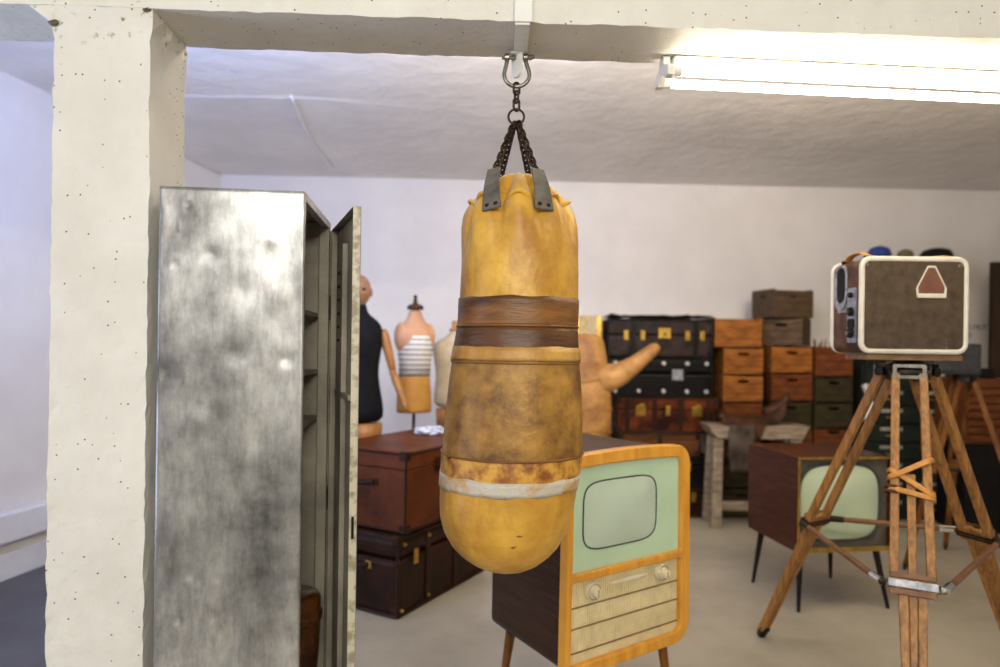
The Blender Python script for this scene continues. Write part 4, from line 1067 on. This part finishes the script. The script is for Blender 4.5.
bm = B(); prism(bm, tri(.855), [], -.0045, -.0015); ob('badge_face', bm, M['badge'], bd)
ob('badge_sill', bx(.286-.058, .286+.058, -.010, -.0015, ch*.765-.074, ch*.765-.060), M['boxtrim'], bd, bevel=.002)
for x in (.034, cw-.034):
    b_ = B(); rod(b_, (x, -.0012, ch-.034), (x, -.005, ch-.034), .0085, .006, 14); ob('corner_screw', b_, M['chrome'], cs)
for q in (.030, .045, .060):
    b_ = B(); rod(b_, (cw-.088, -.0012, q), (cw-.088, -.004, q), .0032, n=10); ob('rivet', b_, M['chrome'], cs)
# things on the end face (local -x)
def endplate(name, y0_, y1_, zlo, zhi, r, x0_, x1_, m, par, hole=None):
    b_ = B(); prism(b_, rrect(y0_, y1_, zlo, zhi, r, 8), [hole] if hole else [], 0, x1_-x0_)
    # outline lies in (x,z); turn so x->y and y->x
    for v in b_.verts: x, y, z_ = v.co; v.co = Vector((x0_+y, x, z_))
    return ob(name, b_, m, par, bevel=.0015)
end_y = lambda f: .02+(cd-.04)*(1-f)
ho = rrect(.120, .205, .215, .372, .0424, 10)
endplate('opening_rim', .112, .213, .185, .38, .045, -.003, .006, M['plate'], cs, ho)
endplate('speaker_opening', .122, .203, .217, .370, .040, .0045, .0055, M['black'], cs)
pl2 = endplate('control_plate', .032, .108, .045, .275, .006, .001, .0055, M['plate'], cs)
endplate('control_plate', .10, .19, .175, .215, .006, .0015, .0055, M['plate'], cs)
for q, r_ in ((.245, .012), (.175, .02), (.085, .022)):
    b_ = B(); rod(b_, (.0005, .07, q), (-.014, .07, q), r_, r_*.85, 18); kn = ob('dial', b_, M['black'], pl2, bevel=.002)
    b_ = B(); rod(b_, (-.0145, .07, q), (-.02, .07, q), r_*.4, n=10); ob('dial_cap', b_, M['steel'], kn)
endplate('socket', .045, .095, .105, .145, .01, -.004, .001, M['black'], pl2)
b_ = B(); tube(b_, [(.055, .03, ch-.004), (.05, .045, ch+.012), (.05, .085, ch+.026), (.05, .13, ch+.028), (.05, .175, ch+.022), (.052, .205, ch+.010), (.055, .215, ch-.004)], .016, 10, flat=((0, 0, 1), .005))
hn = ob('carry_handle', b_, M['tanleather'], cs, smooth=True)
for y in (.03, .215):
    b_ = B(); rod(b_, (.03, y, ch+.001), (.08, y, ch+.001), .008, n=12); ob('handle_loop', b_, M['darkmetal'], hn)
b_ = B(); tube(b_, [(cw-.14, .08, ch+.004), (cw-.11, .07, ch+.009), (cw-.06, .06, ch+.013), (cw-.035, .06, ch+.010), (cw-.028, .07, ch+.002)], .008, 8, flat=((0, 0, 1), .004))
ob('strap_end', b_, M['tanleather'], cs, smooth=True)

# ================================================================== far corner behind the case
Yd = 5.95
dx0, dx1 = (868-500)/667*Yd, (958-500)/667*Yd
dt = CAMZ+(352.5-258.5)/667*Yd
fc = thing('drawer_cabinet', 'tall dark green drawer cabinet with label strips behind the tripod', 'cabinet', (dx0, Yd, 0))
dw = dx1-dx0
ob('carcass', bx(0, dw, .022, .46, 0, dt), M['cabgreen'], fc, bevel=.006)
nd = 14; dh = (dt-.06)/nd
for i in range(nd):
    za = .05+i*dh
    q = ob('drawer', bx(.015, dw-.015, 0, .021, za+.006, za+dh-.006), M['cabgreen'], fc, bevel=.004)
    for f in (.27, .73):
        ob('label_holder', bx(dw*f-.10, dw*f+.10, -.005, -.0004, za+dh*.62, za+dh*.62+.03), M['labelstrip'], q, bevel=.001)
        b_ = B(); tube(b_, [(dw*f-.05, -.0004, za+dh*.38), (dw*f-.045, -.02, za+dh*.36), (dw*f+.045, -.02, za+dh*.36), (dw*f+.05, -.0004, za+dh*.38)], .005, 6); ob('pull', b_, M['brass'], q, smooth=True)
def cap(name, label, px, m, w, h, brim, cat='hat'):
    x = (px-500)/667*(Yd+.15)
    t = thing(name, label, cat, (x, Yd+.15, dt+.002))
    b_ = B(); lathe(b_, [(w*.98, 0), (w, .02), (w*.96, h*.55), (w*.78, h*.85), (w*.4, h), (.01, h*1.01)], 24, sy=1.05); ob('crown', b_, m, t, smooth=True)
    b_ = B(); lathe(b_, [(w*1.02, .0), (w*brim, .004), (w*brim, .010), (w*1.0, .014)], 28, c=(0, -w*.2, 0), sy=1.05); ob('brim', b_, m, t, smooth=True)
    b_ = B(); lathe(b_, [(w*1.012, .016), (w*1.012, .034)], 28, sy=1.05); ob('hat_band', b_, M['black'], t, smooth=True)
    if name == 'peaked_cap':
        b_ = B(); lathe(b_, [(.012, h*1.0), (.010, h*1.06), (.004, h*1.08)], 12); ob('button', b_, m, t)
    return t
cap('peaked_cap', 'blue cap on the tall cabinet, seen over the brown case', 878, M['bluecap'], .10, .125, 1.18)
cap('peaked_cap', 'small dark cap between the blue cap and the wide black hat', 904, M['olive'], .07, .10, 1.15)
cap('felt_hat', 'wide black hat beside the dark cap on the tall cabinet', 935, M['black'], .135, .115, 1.12)

# lamp stand with pale cylinders
Ys = 5.5; x = (863-500)/667*Ys
ls = thing('lamp_stand', 'thin black stand with two small pale cylinders before the crates', 'stand', (x, Ys, 0))
b_ = B(); lathe(b_, [(.14, 0), (.14, .012), (.03, .03), (.012, .06)], 24); ob('base', b_, M['black'], ls)
b_ = B(); rod(b_, (0, 0, .05), (0, 0, 1.40), .013); ob('pole', b_, M['black'], ls)
b_ = B(); rod(b_, (-.005, -.04, 1.235), (.045, -.05, 1.12), .028, .03, 16); ob('upper_cylinder', b_, M['silver'], ls, bevel=.004)
b_ = B(); rod(b_, (.03, -.05, 1.10), (.025, -.05, .93), .032, .026, 16); ob('lower_cylinder', b_, M['white'], ls, bevel=.004)
b_ = B(); rod(b_, (0, 0, 1.17), (.02, -.045, 1.17), .010); ob('bracket', b_, M['black'], ls)

# slatted cupboard with dark lower half, small black box on it
Yr = 5.5; xr = (968-500)/667*Yr
z_top = CAMZ-(379-353.6)/667*Yr
sc2 = thing('slatted_cabinet', 'reddish slatted wooden cabinet on dark base near the far corner', 'cabinet', (xr, Yr, 0))
ob('carcass', bx(0, 1.0, .03, .42, .75, z_top), M['slatwood'], sc2, bevel=.006)
n = 8; hh = (z_top-.78)/n
bm = B()
for i in range(n): box(bm, .02, .98, .004, .0305, .775+i*hh, .775+(i+1)*hh-.012)
tag(ob('slatted_front', bm, M['slatwood'], sc2, bevel=.004))
ob('base', bx(.02, .98, .05, .41, 0, .7495), M['black'], sc2, bevel=.006)
kb = ob('small_case', bx(0, .17, 0, .16, 0, .085), M['black'], bevel=.01); kb.location = ((975-500)/667*(Yr+.1), Yr+.1, z_top+.001); tag(kb, 'small black case lying on the slatted cabinet', 'case')
kl = ob('lid_line', bx(-.001, .171, -.001, .161, .055, .059), M['darkmetal'], kb)

# tall dark board at the edge
Yp = 6.2; xp = (991.5-500)/667*Yp
pb_ = thing('door_panel', 'tall dark wooden door panel propped upright beside the wall lettering', 'door panel', (xp, Yp, 0))
zt2 = CAMZ+(354-262)/667*Yp
for a in ((0, .12, 0, .045, 0, zt2), (.68, .80, 0, .045, 0, zt2)): ob('stile', bx(*a), M['darkplank'], pb_, bevel=.004)
for a in ((.1205, .6795, 0, .045, 0, .2), (.1205, .6795, 0, .045, .95, 1.1), (.1205, .6795, 0, .045, zt2-.14, zt2)): ob('cross_rail', bx(*a), M['darkplank'], pb_, bevel=.004)
for a in ((.1205, .6795, .015, .03, .2005, .9495), (.1205, .6795, .015, .03, 1.1005, zt2-.1405)): ob('inset_board', bx(*a), M['darkplank'], pb_)

# second tripod with its black box
Y2 = 4.55
c = P(958, 362, Y2); h2 = Vector((c.x+.05, Y2, 0)); zt3 = CAMZ-(374-353.5)/667*Y2
t3 = thing('wooden_tripod', 'smaller wooden tripod under the black box, behind the larger tripod', 'tripod', (h2.x, h2.y, 0))
b_ = B(); lathe(b_, [(.06, zt3-.06), (.075, zt3-.05), (.075, zt3-.002)], 20); ob('head', b_, M['darkmetal'], t3)
for fx, fy_ in ((-.36, .06), (.35, -.28), (.25, .55)):
    d = Vector((fx, fy_, 0)).normalized(); lat = Vector((-d.y, d.x, 0)); top = d*.05+Vector((0, 0, zt3-.035)); ft = Vector((fx, fy_, 0)); mid = top.lerp(ft, .5)
    for s_ in (-1, 1):
        b_ = B(); rod(b_, top+lat*.035*s_, mid+lat*.03*s_, 1, 1, sq=(lat, .013, .014)); ob('leg_spar', b_, M['tripodwood2'], t3, bevel=.003)
    b_ = B(); rod(b_, mid-(ft-top)*.05, ft-(ft-top)*.03, 1, .6, sq=(lat, .024, .014)); ob('lower_leg', b_, M['tripodwood2'], t3, bevel=.003)
    b_ = B(); rod(b_, ft-(ft-top)*.035, ft, .02, .008, 10); ob('foot_shoe', b_, M['darkmetal'], t3)
    b_ = B(); rod(b_, mid-lat*.05, mid+lat*.05, .022, n=10); ob('leg_clamp', b_, M['darkmetal'], t3)
M['speck'] = mat('speckled_black', (52, 52, 56), (26, 26, 30), 30, .55, bump=.3)
bb = thing('box_camera', 'speckled black box standing on the smaller tripod', 'box', (2.885, Y2-.13, zt3+.001), R(-4))
ob('body', bx(0, .295, 0, .26, 0, .205), M['speck'], bb, bevel=.008)
ob('face_plate', bx(.02, .275, -.006, -.0005, .02, .185), M['speck'], bb, bevel=.003)
for x in (.03, .265):
    for z_ in (.03, .175):
        b_ = B(); rod(b_, (x, -.006, z_), (x, -.010, z_), .006, n=10); ob('screw', b_, M['steel'], bb)

# lettering on the wall behind the case
def lettering(name, s, size, loc, rz):
    cu = bpy.data.curves.new(name, 'FONT'); cu.body = s; cu.size = size; cu.extrude = .001
    to = bpy.data.objects.new(name, cu); COL.objects.link(to)
    bpy.context.view_layer.update()
    me = bpy.data.meshes.new_from_object(to.evaluated_get(bpy.context.evaluated_depsgraph_get()))
    bpy.data.objects.remove(to)
    me.materials.append(M['greyink'])
    o = bpy.data.objects.new(name, me); COL.objects.link(o); o.location = loc; o.rotation_euler = (PI/2, 0, rz); return o
Yw = 6.44+.0309*(4.6+2.72)-.004
p1 = P(963, 329.5, Yw-.002)
wl = bpy.data.objects.new('wall_lettering', None); COL.objects.link(wl); wl.location = (p1.x, 6.44+.0309*(p1.x+2.72)-.003, p1.z); wl.rotation_euler = (0, 0, R(1.77))
tag(wl, 'two short lines of small grey capitals on the white back wall', 'lettering')
for word, dz in (('IO MUTUAV', 0), ('20', -.082)):
    xx_ = 0
    for chr_ in word:
        if chr_ != ' ':
            o = lettering('letter', chr_, .075, (xx_, 0, dz), 0); o.parent = wl
        xx_ += .026 if chr_ in 'I ' else .052

# ================================================================== light
def area(name, loc, target, sx_, sy_, power, col):
    l = bpy.data.lights.new(name, 'AREA'); l.shape = 'RECTANGLE'; l.size = sx_; l.size_y = sy_; l.energy = power; l.color = col
    o = bpy.data.objects.new(name, l); COL.objects.link(o); o.location = loc
    o.rotation_euler = (Vector(target)-Vector(loc)).to_track_quat('-Z', 'Y').to_euler(); return o
area('room_tube_lamp', (.7, -2.3, 2.6), (.5, 2.4, 0.5), 1.5, .12, 76, (1.0, .95, .84))
area('room_tube_lamp', (-1.3, -2.2, 2.8), (-.8, 1.7, 0.8), 1.5, .12, 40, (1.0, .99, .97))
area('side_cool_lamp', (-1.6, 2.6, 2.80), (-2.2, 5.5, 3.2), 1.2, .15, 36, (.32, .47, 1.0))
area('far_fill_lamp', (.2, 2.6, 2.80), (.3, 6.0, 3.6), 1.5, .15, 46, (1.0, .93, .84))  # unseen fill kept behind the beam to brighten the back wall
area('far_fill_lamp', (2.2, 2.75, 2.84), (2.2, 6.0, 3.9), 1.5, .15, 40, (1.0, .82, .58))  # unseen warm fill added to lift the ceiling and wall on this side
area('side_cool_fill', (-3.4, 1.5, 1.2), (1, 2.4, 1.9), 1.2, 1.3, 52, (.5, .62, 1.0))  # unseen cool light added low at the side to tint the beam underside
w = bpy.data.worlds.new('world'); scene.world = w; w.use_nodes = True
w.node_tree.nodes['Background'].inputs[0].default_value = (.75, .8, 1, 1); w.node_tree.nodes['Background'].inputs[1].default_value = .2

scene.view_settings.view_transform = 'Standard'; scene.view_settings.look = 'None'; scene.view_settings.gamma = 1
scene.view_settings.use_curve_mapping = False; scene.view_settings.exposure = 0.18
scene.cycles.use_denoising = True
scene.cycles.max_bounces = 8
